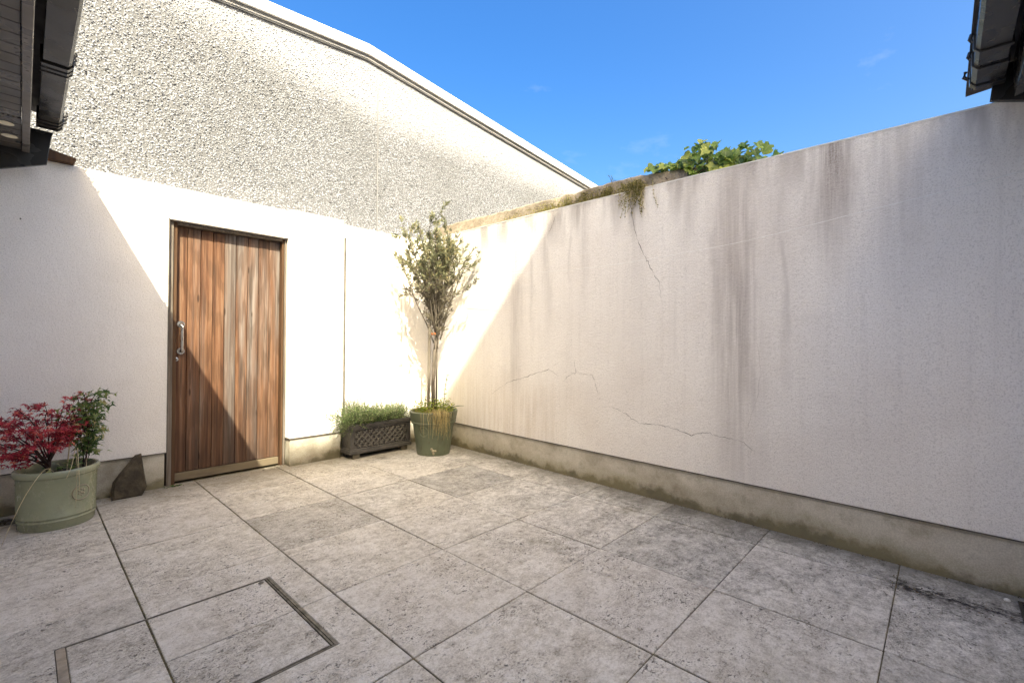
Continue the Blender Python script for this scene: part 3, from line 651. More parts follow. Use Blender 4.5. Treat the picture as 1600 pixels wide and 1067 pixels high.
# round pot with the slim evergreen
PX, PY = 2.51, .61
rp = thing('round_pot', (PX, PY, 0), 'round dark green glazed pot holding the slim tree in the far corner', 'plant pot')
MB().lathe([(.150, .004), (.163, .0), (.168, .02), (.205, .295), (.210, .310), (.222, .314), (.226, .325), (.222, .334), (.228, .345), (.239, .415), (.243, .428), (.238, .436), (.226, .435), (.220, .425), (.212, .36), (.150, .03)], PX, PY, 64).build('pot_body', GLAZE2, rp, smooth='auto')
MB().lathe([(.001, .385), (.10, .392), (.216, .38)], PX, PY, 32, close=False).build('soil', SOIL, rp)
vd = Vector((-.3594 - PX, -3.1624 - PY, 0)).normalized()
def onpot(a, z, r, extra=0):
    d = Matrix.Rotation(a, 3, 'Z') @ vd; return Vector((PX, PY, z)) + d * (r + extra), d
def emblem(parent, fn, a0, z0, rx, ry, rr, mat, sub=True):
    ring = []
    for j in range(33):
        t = 2 * math.pi * j / 32; p, d = fn(a0 + rx * math.cos(t), z0 + ry * math.sin(t)); ring.append(p)
    e = MB().tube(ring, rr, 6, cap=False).build('emblem', mat, parent, smooth=True)
    mb = MB(); 
    for (u, w, s) in ((0, .45, .2), (-.3, .25, .2), (.3, .25, .2), (-.25, -.15, .18), (.25, -.15, .18), (0, 0, .22), (0, -.4, .15)):
        p, d = fn(a0 + rx * u, z0 + ry * w); rs = ry * s
        bm_ = bmesh.new(); bmesh.ops.create_icosphere(bm_, subdivisions=1, radius=1); vs = [p + Vector((v.co.x * rs, v.co.y * rs, v.co.z * rs)) - d * rs * .45 for v in bm_.verts]
        bm_.verts.index_update(); fs = [tuple(v.index for v in f.verts) for f in bm_.faces]; bm_.free(); mb.add(vs, fs)
    mb.build('relief', mat, e, smooth=True)
rad_at = lambda z: .165 + (.205 - .165) * (z - .0) / .295
emblem(rp, lambda a, z: onpot(a, z, rad_at(z), .001), -.52, .245, .24, .05, .0045, GLAZE2)
mb = MB()
for a, z, s in ((-.10, .075, .013), (.10, .055, .013), (.0, .030, .013), (-.02, .055, .016)):
    p, d = onpot(a, z, rad_at(z)); bm_ = bmesh.new(); bmesh.ops.create_icosphere(bm_, subdivisions=2, radius=s); bm_.verts.index_update()
    mb.add([p + v.co for v in bm_.verts], [tuple(v.index for v in f.verts) for f in bm_.faces]); bm_.free()
mb.build('raised_motif', EMBL, rp, smooth=True)

tr = thing('slim_tree', (PX, PY, .38), 'slim narrow-leaved evergreen tree in the round pot by the corner', 'tree')
fork = Vector((PX + .03, PY, 1.22))
stems = MB(); stems.tube([(PX - .012, PY - .01, .36), (PX - .010, PY, .7), (PX - .0, PY, 1.0), fork], [.022, .018, .016, .015], 9)
stems.tube([(PX + .05, PY + .02, .36), (PX + .048, PY + .02, .75), (PX + .04, PY + .01, 1.1), fork + Vector((.012, 0, .05))], [.011, .010, .009, .008], 7)
stems.build('trunk', BARK, tr, smooth=True)
br = MB(); LP, LD = [], []
DRY = m_leaf('dry_olive_leaf', [(.1, (.10, .085, .065)), (.5, (.17, .15, .11)), (.9, (.25, .22, .15))])
def twig_leaves(path, n, spread=.9, start=.25):
    k = len(path) - 1
    for _ in range(n):
        t = start + (1 - start) * random.random() ** .7; f = t * k; i = min(int(f), k - 1); p = path[i].lerp(path[i + 1], f - i); d = (path[i + 1] - path[i]).normalized()
        r_ = Vector((random.gauss(0, 1), random.gauss(0, 1), random.gauss(0, 1))); r_ -= d * r_.dot(d); r_.normalize()
        LP.append(p); LD.append(d * .75 + r_ * spread * random.uniform(.4, 1))
for i in range(38):
    a = random.uniform(0, 2 * math.pi); tilt = random.uniform(.03, .42); z0 = random.uniform(1.05, 1.45)
    base = Vector((PX + .03 + random.gauss(0, .012), PY + random.gauss(0, .012), z0))
    L = random.uniform(.62, 1.12) * (1 - .25 * tilt)
    if z0 + L > 2.40: L = 2.40 - z0 + random.uniform(-.05, .04)
    d = Vector((math.cos(a) * tilt, math.sin(a) * tilt, 1))
    path = [clampwall(q) for q in curve(base, d, L, 9, .055, rise=.0)]
    br.tube(path, [.0065 * (1 - .75 * j / 9) + .0012 for j in range(10)], 5)
    for s in range(random.randint(9, 12)):
        j = random.randint(1, 9); a2 = random.uniform(0, 2 * math.pi); d2 = Vector((math.cos(a2) * .75, math.sin(a2) * .75, random.uniform(.35, 1.1)))
        tp = [clampwall(q) for q in curve(path[j], d2, random.uniform(.09, .22), 4, .12, rise=.04)]
        br.tube(tp, [.0024, .002, .0016, .0012, .0008], 4)
        hz = tp[-1].z
        twig_leaves(tp, int((34 if hz > 1.85 else 24 if hz > 1.6 else 18) * random.uniform(.5, 1.2)))
    twig_leaves(path, 44 if path[-1].z > 1.8 else 20, start=.5)
for (tx_, ty_, tz_, dirx, n_) in ((-.05, -.05, 1.55, (-.9, -.3, .15), 3), (.0, -.06, 1.75, (.62, -.75, .35), 4), (-.03, -.05, 1.5, (-.75, .1, .55), 3), (.02, -.05, 1.7, (.3, -.9, .6), 3), (-.02, 0, 1.6, (-.8, -.2, .75), 3), (-.02, -.02, 1.42, (-.8, -.35, .5), 4), (.02, -.04, 1.5, (.45, -.8, .5), 4), (.0, .03, 1.45, (-.55, .6, .6), 4), (.02, -.03, 1.75, (.5, -.6, .9), 4)):
    p = [clampwall(q) for q in curve((PX + tx_, PY + ty_, tz_), dirx, random.uniform(.32, .46), 7, .1, rise=.05)]
    br.tube(p, [.0035, .003, .0028, .0024, .002, .0017, .0014, .001], 4)
    for s in range(n_ + 1):
        tp = [clampwall(q) for q in curve(p[random.randint(4, 7)], Vector(dirx) + Vector((random.gauss(0, .5), random.gauss(0, .5), random.gauss(.3, .5))), .11, 4, .12)]
        br.tube(tp, [.002, .0017, .0014, .001, .0008], 4); twig_leaves(tp, 12)
br.build('branches', BARK, tr, smooth=True)
n = len(LP); v, f, at = leaf_arrays([tuple(p) for p in LP], [tuple(p) for p in LD], rng.uniform(.03, .058, n), rng.uniform(.009, .0145, n))
v[:, 1] = np.minimum(v[:, 1], 1.16)
zc = v.reshape(-1, 5, 3)[:, 0, 2] + rng.normal(0, .10, n); dry = zc < 1.72
for nm_, mk_, mt_ in (('crown', ~dry, OLIVE), ('dry_leaves', dry, DRY)):
    vv_ = v.reshape(-1, 5, 3)[mk_].reshape(-1, 3); kk_ = int(mk_.sum()); oo_ = (np.arange(kk_) * 5)[:, None]
    npmesh(nm_, vv_, np.concatenate([oo_ + np.array(t)[None] for t in ((0, 1, 4), (0, 4, 2), (1, 3, 4), (4, 3, 2))], 0), mt_, tr, at.reshape(-1, 5)[mk_].ravel())
st = MB().tube([(PX - .045, PY + .03, .37), (PX - .04, PY + .03, 1.0), (PX - .036, PY + .03, 1.34)], [.0145, .0145, .013], 8).build('tree_stake', STAKEM, origin=(PX - .045, PY + .03, .37), smooth='auto')
tag(st, 'pale wooden stake standing beside the slim tree trunk', 'stake')
tie = MB().lathe([(.030, 1.195), (.034, 1.20), (.034, 1.215), (.030, 1.22)], PX + .01, PY + .012, 16, close=False).build('tie', m_simple('orange_tie', (.45, .16, .06), (.35, .12, .05), 20, .7), st)

# weeds and hanging dry grass in the round pot
wd = thing('pot_weeds', (PX, PY, .39), 'bright green weeds and drooping dry grass in the round green pot', 'weeds')
LP, LD = [], []; stm = MB()
for i in range(700):
    a = random.uniform(0, 6.28); r_ = .215 * math.sqrt(random.random()); z = .39 + random.random() ** 1.4 * .14
    LP.append((PX + r_ * math.cos(a), PY + r_ * math.sin(a), z)); LD.append((random.gauss(0, 1), random.gauss(0, 1), random.uniform(-.1, .9)))
for i in range(22):
    a = random.uniform(0, 6.28); r_ = random.uniform(.04, .19); b = Vector((PX + r_ * math.cos(a), PY + r_ * math.sin(a), .39))
    c = curve(b, (random.gauss(0, .15), random.gauss(0, .15), 1), random.uniform(.08, .17), 5, .08); stm.tube(c, .0013, 4)
    for q in c[1:]:
        for _ in range(2): LP.append(tuple(q)); LD.append((random.gauss(0, 1), random.gauss(0, 1), random.uniform(-.1, .7)))
c = curve((PX + .085, PY - .05, .39), (.03, 0, 1), .40, 8, .04); stm.tube(c, .0028, 5)
for q in c[2:]:
    for _ in range(4): LP.append(tuple(q)); LD.append((random.gauss(0, 1), random.gauss(0, 1), random.uniform(.0, .8)))
c = curve((PX + .16, PY + .0, .42), (.8, -.35, .45), .2, 8, .04, grav=.09); stm.tube([clampwall(q, .01) for q in c], [.004, .006, .007, .006, .005, .004, .003, .002, .001], 5)
stm.build('stems', GREENL, wd)
n = len(LP); v, f, at = leaf_arrays(LP, LD, rng.uniform(.02, .045, n), rng.uniform(.010, .020, n), up=np.tile((0.1, -.3, 1.), (n, 1))); npmesh('leaves', v, f, WEEDG, wd, at)
def blades(name, mat, parent, specs, w=.0022, seg=6):
    V, F, R = [], [], []
    for pts in specs:
        o = len(V); rr = random.random(); k = len(pts); sd = Vector((random.gauss(0, 1), random.gauss(0, 1), .1)).normalized()
        for i, p in enumerate(pts):
            ww = w * (1 - .8 * i / k); V += [tuple(p - sd * ww), tuple(p + sd * ww)]; R += [rr, rr]
        for i in range(k - 1): q = o + 2 * i; F += [(q, q + 1, q + 3), (q, q + 3, q + 2)]
    return npmesh(name, V, F, mat, parent, R)
sp_ = []
for i in range(130):
    a = random.gauss(.34, .13) if random.random() < .75 else random.gauss(.1, .25); r_ = random.uniform(.12, .20); p, d = onpot(a, .40, r_)
    c = [p, p + Vector((0, 0, random.uniform(.03, .07))) + d * .02]
    out_, _ = onpot(a + random.gauss(0, .1), .435, .25, random.uniform(0, .012)); c.append(out_)
    dl = random.uniform(.03, .22) if random.random() < .75 else random.uniform(.15, .27); q = out_
    for s in range(4): q = q + Vector((random.gauss(0, .006), random.gauss(0, .006), -dl / 4)) + d * random.uniform(-.004, .006); c.append(q)
    sp_.append([Vector(t) for t in c])
for i in range(150):
    a = random.uniform(-2, 2); r_ = random.uniform(.02, .2); p, d = onpot(a, .39, r_)
    sp_.append(curve(p, (random.gauss(0, .35), random.gauss(0, .35), 1), random.uniform(.05, .13), 5, .1, grav=.05))
blades('dry_grass', GRASSD, wd, sp_, .0023)

# lattice trough with herbs
pl = thing('lattice_planter', (2.11, 1.04, 0), 'dark grey rectangular trough with lattice front beside the round pot', 'planter')
A0, A1, B0, B1 = 1.775, 2.445, .925, 1.135
def taper(mb, a0, a1, b0, b1, z0, z1, e): return mb.hexa([(a0, b0, z0), (a1, b0, z0), (a1, b1, z0), (a0, b1, z0)], [(a0 - e, b0 - e, z1), (a1 + e, b0 - e, z1), (a1 + e, b1 + e, z1), (a0 - e, b1 + e, z1)])
taper(MB(), A0 + .010, A1 - .010, B0 + .018, B1 - .012, .095, .290, .0).build('body', LEADGREY, pl)
mb = MB()
for (a, b, c, d) in ((A0 - .012, A1 + .012, B0 - .012, B0 + .022), (A0 - .012, A1 + .012, B1 - .022, B1 + .012), (A0 - .012, A0 + .022, B0 + .022, B1 - .022), (A1 - .022, A1 + .012, B0 + .022, B1 - .022)): mb.box(a, b, c, d, .292, .330)
mb.build('rim', LEADGREY, pl, bevel=.006)
MB().box(A0 - .002, A1 + .002, B0 - .003, B1, .272, .2915).build('rim_moulding', LEADGREY, pl, bevel=.005)
taper(MB(), A0 - .012, A1 + .012, B0 - .012, B1 + .01, .045, .080, -.0).build('base_moulding', LEADGREY, pl, bevel=.008)
taper(MB(), A0 - .004, A1 + .004, B0 - .004, B1 + .002, .0805, .096, -.004).build('base_step', LEADGREY, pl, bevel=.004)
for xa, xb in ((A0 - .002, A0 + .040), (A1 - .040, A1 + .002)): MB().box(xa, xb, B0 - .002, B0 + .03, .0965, .2715).build('corner_post', LEADGREY, pl, bevel=.004)
mb = MB(); lo, hi = .106, .262; xa, xb = A0 + .050, A1 - .050; hgt_ = hi - lo; stp = .0605
kx_ = xa - hgt_
while kx_ < xb:
    for sgn in (1, -1):
        p0 = (kx_, lo if sgn > 0 else hi); p1 = (kx_ + hgt_, hi if sgn > 0 else lo)
        t0 = max(0, (xa - p0[0]) / hgt_); t1 = min(1, (xb - p0[0]) / hgt_)
        if t1 - t0 > .05:
            q0 = (p0[0] + (p1[0] - p0[0]) * t0, p0[1] + (p1[1] - p0[1]) * t0); q1 = (p0[0] + (p1[0] - p0[0]) * t1, p0[1] + (p1[1] - p0[1]) * t1)
            dx_, dz_ = q1[0] - q0[0], q1[1] - q0[1]; l_ = math.hypot(dx_, dz_); nx_, nz_ = -dz_ / l_ * .0058, dx_ / l_ * .0058; yf = B0 - .0005 if sgn > 0 else B0 + .0018
            mb.prism([(q0[0] - nx_, q0[1] - nz_), (q1[0] - nx_, q1[1] - nz_), (q1[0] + nx_, q1[1] + nz_), (q0[0] + nx_, q0[1] + nz_)], 'y', yf, B0 + .0195)
    kx_ += stp
mb.build('lattice', m_simple('lit_lattice', (.14, .13, .12), (.085, .08, .073), 25, .55, .4), pl)  # lighter grey paints in the light caught by the raised bars
for a in (A0 + .03, A1 - .10):
    for b in (B0 + .005, B1 - .06): MB().box(a, a + .07, b, b + .05, 0, .044).build('foot', m_simple('foot_concrete', (.15, .13, .10), (.09, .08, .06), 20, .9) if (a, b) == (A0 + .03, B0 + .005) else bpy.data.materials['foot_concrete'], pl, bevel=.004)
MB().box(A0 + .024, A1 - .024, B0 + .024, B1 - .024, .26, .305).build('soil', SOIL, pl)
def herb(name, label, cx, cy, rx, ry, nst, hmin, hmax, mat, droopf, group, ll=.016, lw_=.0058, per=26):
    t = thing(name, (cx, cy, .30), label, 'herb', group); stm = MB(); P, D = [], []
    for i in range(nst):
        u, w_ = random.uniform(-1, 1), random.uniform(-1, 1); b = Vector((cx + u * rx, cy + w_ * ry, .30))
        lean = Vector((u * .35 + random.gauss(0, .3), -.25 * droopf + w_ * .3 + random.gauss(0, .3), 1 - .2 * droopf))
        c = [clampwall(q, .0) for q in curve(b, lean, random.uniform(hmin, hmax), 6, .13, grav=.05 * droopf)]
        stm.tube(c, .0011, 3, cap=False)
        for _ in range(per):
            f = random.uniform(.15, 1) * 6; k = min(int(f), 5); q = c[k].lerp(c[k + 1], f - k); P.append(tuple(q)); D.append((random.gauss(0, 1), random.gauss(0, 1), random.gauss(.35, .7)))
    stm.build('stems', BARK, t); n = len(P); v, f, at = leaf_arrays(P, D, rng.uniform(ll * .7, ll * 1.3, n), rng.uniform(lw_ * .8, lw_ * 1.3, n)); npmesh('foliage', v, f, mat, t, at); return t
herb('trailing_herb', 'grey-green herb spilling over the left end of the lattice trough', 1.86, 1.02, .12, .09, 260, .15, .28, HERB, .9, None)
herb('creeping_herb', 'pale green low herb filling the right half of the lattice trough', 2.27, 1.04, .18, .09, 330, .11, .21, HERB, .3, None, .014, .0052)
herb('soft_herb', 'soft green herb in the middle of the lattice trough', 2.05, 1.03, .11, .09, 170, .12, .23, HERB, .5, None, .016, .0058)
herb('lavender_clump', 'grey-purple leggy herb rising at the back left of the lattice trough', 1.93, 1.10, .07, .03, 26, .2, .33, LAV, 0, None, .016, .005, 34)
herb('upright_sprig', 'upright grey-green sprig at the right end of the lattice trough', 2.40, 1.10, .03, .02, 9, .14, .22, LAV, 0, None, .014, .004, 30)
# branchlets spilling down the left side
tl = thing('hanging_sprigs', (1.76, .95, .30), 'drooping sprigs hanging down the left corner of the lattice trough', 'herb'); P, D = [], []; stm = MB()
for i in range(60):
    c = curve((random.uniform(1.75, 1.88), random.uniform(.93, 1.05), .33), (-.75 + random.gauss(0, .25), -.35 + random.gauss(0, .2), .35), random.uniform(.12, .27), 8, .1, grav=.17)
    stm.tube(c, .001, 3, cap=False)
    for _ in range(26): f = random.uniform(.2, 1) * 8; k = min(int(f), 7); P.append(tuple(c[k].lerp(c[k + 1], f - k))); D.append((random.gauss(0, 1), random.gauss(0, 1), random.gauss(0, .8)))
stm.build('stems', BARK, tl); n = len(P); v, f, at = leaf_arrays(P, D, rng.uniform(.008, .016, n), rng.uniform(.003, .006, n)); npmesh('foliage', v, f, HERB, tl, at)

# sage pot with red maple
MX, MY = -.203, .79
mp = thing('sage_pot', (MX, MY, 0), 'wide sage green glazed pot holding the red maple on the left', 'plant pot')
MB().lathe([(.155, .003), (.166, .0), (.171, .008), (.173, .045), (.1765, .049), (.1765, .054), (.1735, .058), (.1745, .066), (.178, .070), (.178, .076), (.175, .080), (.1815, .298), (.184, .303), (.191, .308), (.1945, .322), (.193, .338), (.186, .345), (.176, .343), (.171, .333), (.168, .30), (.150, .03)], MX, MY, 72).build('pot_body', GLAZE1, mp, smooth='auto')
MB().lathe([(.001, .292), (.09, .297), (.170, .285)], MX, MY, 32, close=False).build('soil', SOIL, mp)
vd2 = Vector((-.3594 - MX, -3.1624 - MY, 0)).normalized()
def onmp(a, z, r, e=0): d = Matrix.Rotation(a, 3, 'Z') @ vd2; return Vector((MX, MY, z)) + d * (r + e), d
emblem(mp, lambda a, z: onmp(a, z, .1785, .001), .62, .195, .26, .043, .004, EMBL)

mt = thing('red_maple', (-.245, .80, .29), 'small red-leaved maple shrub growing in the sage green pot', 'shrub')
bb = MB(); LP, LD = [], []; tips = []
root = Vector((-.245, .80, .28)); tk = [root, root + Vector((.002, 0, .05)), root + Vector((.004, 0, .10))]
bb.tube(tk, [.013, .011, .010], 8)
# limbs: (end offset from the trunk top)
ends = [(-.33, -.02, .13), (-.28, -.08, .25), (-.22, .06, .29), (-.14, -.04, .33), (-.02, .03, .33), (.06, -.05, .26), (.13, .02, .29), (-.30, .08, .05), (-.20, -.10, .09), (.07, .06, .35), (-.09, -.1, .22), (.02, -.1, .17), (.15, -.05, .22), (-.40, .02, .22), (-.38, -.05, .33)]
def mcluster(p, n, rr):
    for _ in range(n):
        LP.append((p.x + random.gauss(0, rr), p.y + random.gauss(0, rr), p.z + random.gauss(0, rr * .33))); LD.append((random.gauss(0, 1), random.gauss(0, 1), random.gauss(-.2, .35)))
for e in ends:
    e = Vector(e); p0 = tk[random.randint(0, 2)].lerp(tk[2], .5); p1 = tk[2] + e; bend = random.uniform(.30, .55)
    c1 = p0 + Vector((e.x * .22, e.y * .22, e.z * .62 + .02)); path = []
    for t in np.linspace(0, 1, 8):
        t = float(t); q = p0 * (1 - t) ** 2 + c1 * 2 * t * (1 - t) + p1 * t * t; path.append(q + Vector((random.gauss(0, .004), random.gauss(0, .004), random.gauss(0, .003))))
    bb.tube(path, [.0058, .0052, .0046, .004, .0034, .0028, .0021, .0014], 6)
    for s in range(8):
        k_ = random.randint(3, 7); q = path[k_]; tw = curve(q, (e.x * .9 + random.gauss(0, .28), e.y * .6 + random.gauss(0, .28), random.gauss(.04, .09)), random.uniform(.04, .13), 4, .12); bb.tube(tw, [.0017, .0014, .0012, .0009, .0006], 4)
        mcluster(tw[-1], 10, .021); mcluster(tw[2], 6, .019)
bb.build('trunk', BARKD, mt, smooth=True)
LP = [(x_, min(y_, 1.12), z_) for x_, y_, z_ in LP]
n = len(LP); v, f, at = palm_arrays(LP, LD, rng.uniform(.017, .030, n)); v[:, 1] = np.minimum(v[:, 1], 1.135); npmesh('crown', v, f, MAPLE, mt, at)

cl = thing('green_climber', (-.10, .84, .29), 'green leafy climber on canes at the right side of the sage pot', 'plant'); stm = MB(); LP, LD = [], []
for i in range(9):
    c = curve((-.095 + random.gauss(0, .01), .82 + random.gauss(0, .02), .29), (.05 + random.gauss(0, .06), random.gauss(0, .05), 1), random.uniform(.40, .53), 10, .06); stm.tube(c, .0019, 4)
    for q in c[3:]:
        for _ in range(8 if q.z < .66 else 11): LP.append((q.x + random.gauss(.018, .026), q.y + random.gauss(0, .022), q.z + random.gauss(0, .014))); LD.append((random.gauss(0, 1), random.gauss(-.3, 1), random.gauss(-.4, .5)))
c = curve((-.06, .83, .76), (1, -.1, .2), .13, 5, .1, grav=.03); stm.tube(c, .0016, 4)
for q in c: LP.append(tuple(q)); LD.append((random.gauss(.5, 1), random.gauss(-.3, .5), -.2))
for i in range(40): LP.append((MX + random.gauss(.03, .06), MY + random.gauss(-.03, .05), .30 + random.uniform(0, .07))); LD.append((random.gauss(0, 1), random.gauss(-.3, 1), random.uniform(0, .8)))
stm.build('stems', BARKD, cl); n = len(LP); v, f, at = palm_arrays(LP, LD, rng.uniform(.02, .038, n), 3); npmesh('leaves', v, f, GREENL, cl, at)
for i, (p0, p1, lab) in enumerate((((-.165, .79, .28), (-.135, .80, .70), 'thin bamboo cane tilted in the sage pot between maple and climber'), ((-.075, .80, .28), (-.075, .81, .55), 'short straight cane at the right rim of the sage pot'))):
    tag(MB().tube([p0, p1], .0035, 7).build('cane', STRAW, origin=p0), lab, 'cane')
dg = thing('dead_stems', (-.17, .70, .30), 'long pale dead stems arching out over the front of the sage pot', 'plant')
for pts, r0 in (([(-.21, .74, .30), (-.26, .60, .37), (-.33, .545, .27), (-.385, .53, .13), (-.425, .525, .004)], .0021), ([(-.13, .73, .45), (-.15, .62, .37), (-.175, .59, .30)], .0022), ([(-.12, .73, .45), (-.120, .615, .33), (-.118, .595, .215)], .0024), ([(-.125, .72, .40), (-.128, .61, .33), (-.132, .592, .18), (-.134, .590, .12)], .0014)):
    P_ = [Vector(p) for p in pts]; path = []
    for i in range(len(P_) - 1):
        a_, b_, c_, d_ = P_[max(0, i - 1)], P_[i], P_[i + 1], P_[min(len(P_) - 1, i + 2)]
        for t in np.linspace(0, 1, 6)[:-1]:
            t = float(t); path.append(.5 * ((2 * b_) + (c_ - a_) * t + (2 * a_ - 5 * b_ + 4 * c_ - d_) * t * t + (3 * b_ - a_ - 3 * c_ + d_) * t ** 3))
    path.append(P_[-1]); MB().tube(path, [r0 * (1 - .5 * i / len(path)) for i in range(len(path))], 5).build('stem', STRAW, dg, smooth=True)
pb = MB(); bm_ = bmesh.new(); bmesh.ops.create_icosphere(bm_, subdivisions=2, radius=.022); bm_.verts.index_update()
pb.add([(-.285 + v.co.x * 1.2, .675 + v.co.y * .9, .312 + v.co.z * .75 + random.gauss(0, .001)) for v in bm_.verts], [tuple(v.index for v in f_.verts) for f_ in bm_.faces]); bm_.free()
tag(pb.build('pebble', m_simple('pale_pebble', (.45, .38, .32), (.33, .28, .24), 20, .8), origin=(-.285, .675, .30), smooth=True), 'pale pebble lying on the soil in the sage pot', 'stone')

# leaning dark stone
outl = [(.080, .0), (.072, .05), (.085, .115), (.12, .165), (.165, .225), (.212, .282), (.245, .288), (.252, .20), (.264, .115), (.268, .055), (.252, .02), (.24, .0)]
vs = []; fs = []; n = len(outl); cxr = sum(a for a, b in outl) / n; czr = sum(b for a, b in outl) / n
for lay, (s, dy) in enumerate(((.90, -.012), (1.0, .0), (.99, .038), (.93, .048))):
    for a, b in outl: zz = max(0.0, czr + (b - czr) * s); vs.append((cxr + (a - cxr) * s + random.gauss(0, .0025), 1.045 + dy + .17 * zz + random.gauss(0, .003), zz))
fs = [(l * n + i, l * n + (i + 1) % n, (l + 1) * n + (i + 1) % n, (l + 1) * n + i) for l in range(3) for i in range(n)]
for l, flip in ((0, 1), (3, 0)):
    c = len(vs); ring = vs[l * n:(l + 1) * n]; vs.append((cxr + .01, sum(v[1] for v in ring) / n + (-.006 if l == 0 else .004), czr)); fs += [(c, l * n + i, l * n + (i + 1) % n) for i in range(n)]
rk = MB().add(vs, fs).build('leaning_stone', ROCK, origin=(.17, 1.05, 0)); tag(rk, 'dark flat stone leaning against the plinth between sage pot and gate', 'stone')

# drains
cd = thing('channel_drain', (-.65, 1.0, 0), 'slotted channel drain at the wall foot behind the sage pot', 'drain')
MB().box(-1.0, -.36, 1.045, 1.085, -.03, .012).build('edge_strip', m_simple('drain_edge', (.36, .34, .31), (.25, .23, .2), 20, .7), cd, bevel=.002)
MB().box(-1.0, -.36, .905, 1.043, -.03, .003).build('channel', BLACKPVC, cd)
mb = MB(); x = -.99
while x < -.37: mb.box(x, x + .012, .915, 1.035, .003, .009); x += .024
mb.build('grating', BLACKPVC, cd); MB().box(-1.0, -.36, .898, .9045, -.03, .008).build('edge_strip', bpy.data.materials['drain_edge'], cd, bevel=.001)
fd = thing('gully_grate', (2.48, -3.52, 0), 'black square gully grate at the right edge of the patio', 'drain')
MB().box(2.355, 2.61, -3.66, -3.405, -.03, .0025).build('sump', BLACKPVC, fd)
mb = MB().box(2.355, 2.61, -3.417, -3.405, .0025, .009).box(2.355, 2.367, -3.66, -3.417, .0025, .009).box(2.598, 2.61, -3.66, -3.417, .0025, .009)
mb.build('grate_frame', BLACKPVC, fd)
mb = MB(); x = 2.38
while x < 2.59: mb.box(x, x + .009, -3.65, -3.418, .0025, .008); x += .02
mb.build('grate_bars', BLACKPVC, fd)

# clothes line
lp = [(2.80, 1.163, 1.945), (2.737, .9, 1.90), (2.694, .273, 1.806), (2.635, -.986, 1.704), (2.581, -2.125, 1.717), (2.546, -2.875, 1.79), (2.52, -3.416, 1.852), (2.50, -3.85, 1.92)]
P_ = [Vector(p) for p in lp]; path = []
for i in range(len(P_) - 1):
    a_, b_, c_, d_ = P_[max(0, i - 1)], P_[i], P_[i + 1], P_[min(len(P_) - 1, i + 2)]
    for t in np.linspace(0, 1, 8)[:-1]:
        t = float(t); path.append(.5 * ((2 * b_) + (c_ - a_) * t + (2 * a_ - 5 * b_ + 4 * c_ - d_) * t * t + (3 * b_ - a_ - 3 * c_ + d_) * t ** 3))
path.append(P_[-1])
tag(MB().tube(path, .0014, 5).build('clothes_line', CORD, origin=lp[0], smooth=True), 'thin white line strung along the tall wall from the corner', 'line')

# ------------------------------------------------------------------ growth on the wall top
def ivy_mesh(kind):
    o = [(0, 0), (.30, -.18), (.52, .02), (.40, .22), (.56, .50), (.26, .56), (0, 1.0)] if kind == 0 else [(0, 0), (.25, -.12), (.50, .10), (.47, .38), (.30, .62), (.14, .75), (0, .95)] if kind == 1 else [(0, 0), (.22, -.15), (.46, -.02), (.34, .26), (.44, .44), (.2, .62), (0, .88)]
    s = .062; vs = []; k = len(o)
    for sg in (1, -1):
        for (x_, y_) in o: vs.append((sg * x_ * s * 1.15, y_ * s, (abs(x_) * .28 - .20 * (y_ - .4) ** 2) * s))
    vs.append((0, .3 * s, .0)); c = len(vs) - 1; fs = []
    for i in range(k - 1): fs += [(c, i, i + 1), (c, k + i + 1, k + i)]
    me = bpy.data.meshes.new('leaf'); me.from_pydata(vs, [], fs); me.materials.append(IVY); me.polygons.foreach_set('use_smooth', [True] * len(fs)); return me
IM = [ivy_mesh(i) for i in range(3)]
iv = thing('ivy', (wx(-2) + .2, -2.0, 2.3), 'large-leaved bright green ivy growing over the top of the tall wall', 'ivy')
stm = MB()
for i in range(14):
    y0 = random.uniform(-2.35, -1.6); stm.tube(curve((wx(y0) + .17, y0, 2.28), (-.35, random.gauss(0, .8), .3), random.uniform(.08, .13), 6, .15), .0028, 5)
stm.build('stems', BARKD, iv)
bI = BASE[iv]
for i in range(290):
    y_ = random.choice((random.uniform(-2.42, -1.52), random.gauss(-1.98, .13), random.uniform(-2.3, -1.75)))
    y_ = max(-2.46, min(-1.53, y_))
    ht = float(np.interp(y_, [-2.47, -2.4, -2.30, -2.2, -2.13, -2.05, -1.97, -1.85, -1.72, -1.6, -1.52], [.015, .06, .11, .12, .115, .20, .215, .175, .13, .085, .02]))
    lo_ = ztop(y_) + .005 if y_ < -1.84 else otop(y_) - .005
    hi_ = ztop(y_) + ht + .02 if y_ < -1.84 else max(ztop(y_) + ht + .02, otop(y_) + .03)
    z_ = random.uniform(lo_, hi_); back = .03 + .17 * random.random() if y_ < -1.84 else .11 + .12 * random.random()
    o = bpy.data.objects.new('leaf', random.choice(IM)); link(o, iv)
    o.location = Vector((wx(y_) + back, y_, z_ + .02)) - bI
    # blade hangs tip-down, facing out over the patio, with scatter
    zax = Vector((-1 + random.gauss(0, .35), random.gauss(-.15, .5), random.uniform(.0, 1.1))).normalized(); ya = Vector((-.25 + random.gauss(0, .2), random.gauss(0, .6), -1)); ya = (ya - zax * ya.dot(zax)).normalized(); xa_ = ya.cross(zax)
    o.rotation_euler = Matrix((xa_, ya, zax)).transposed().to_euler(); s = random.uniform(.45, 1.15); o.scale = (s, s, s)
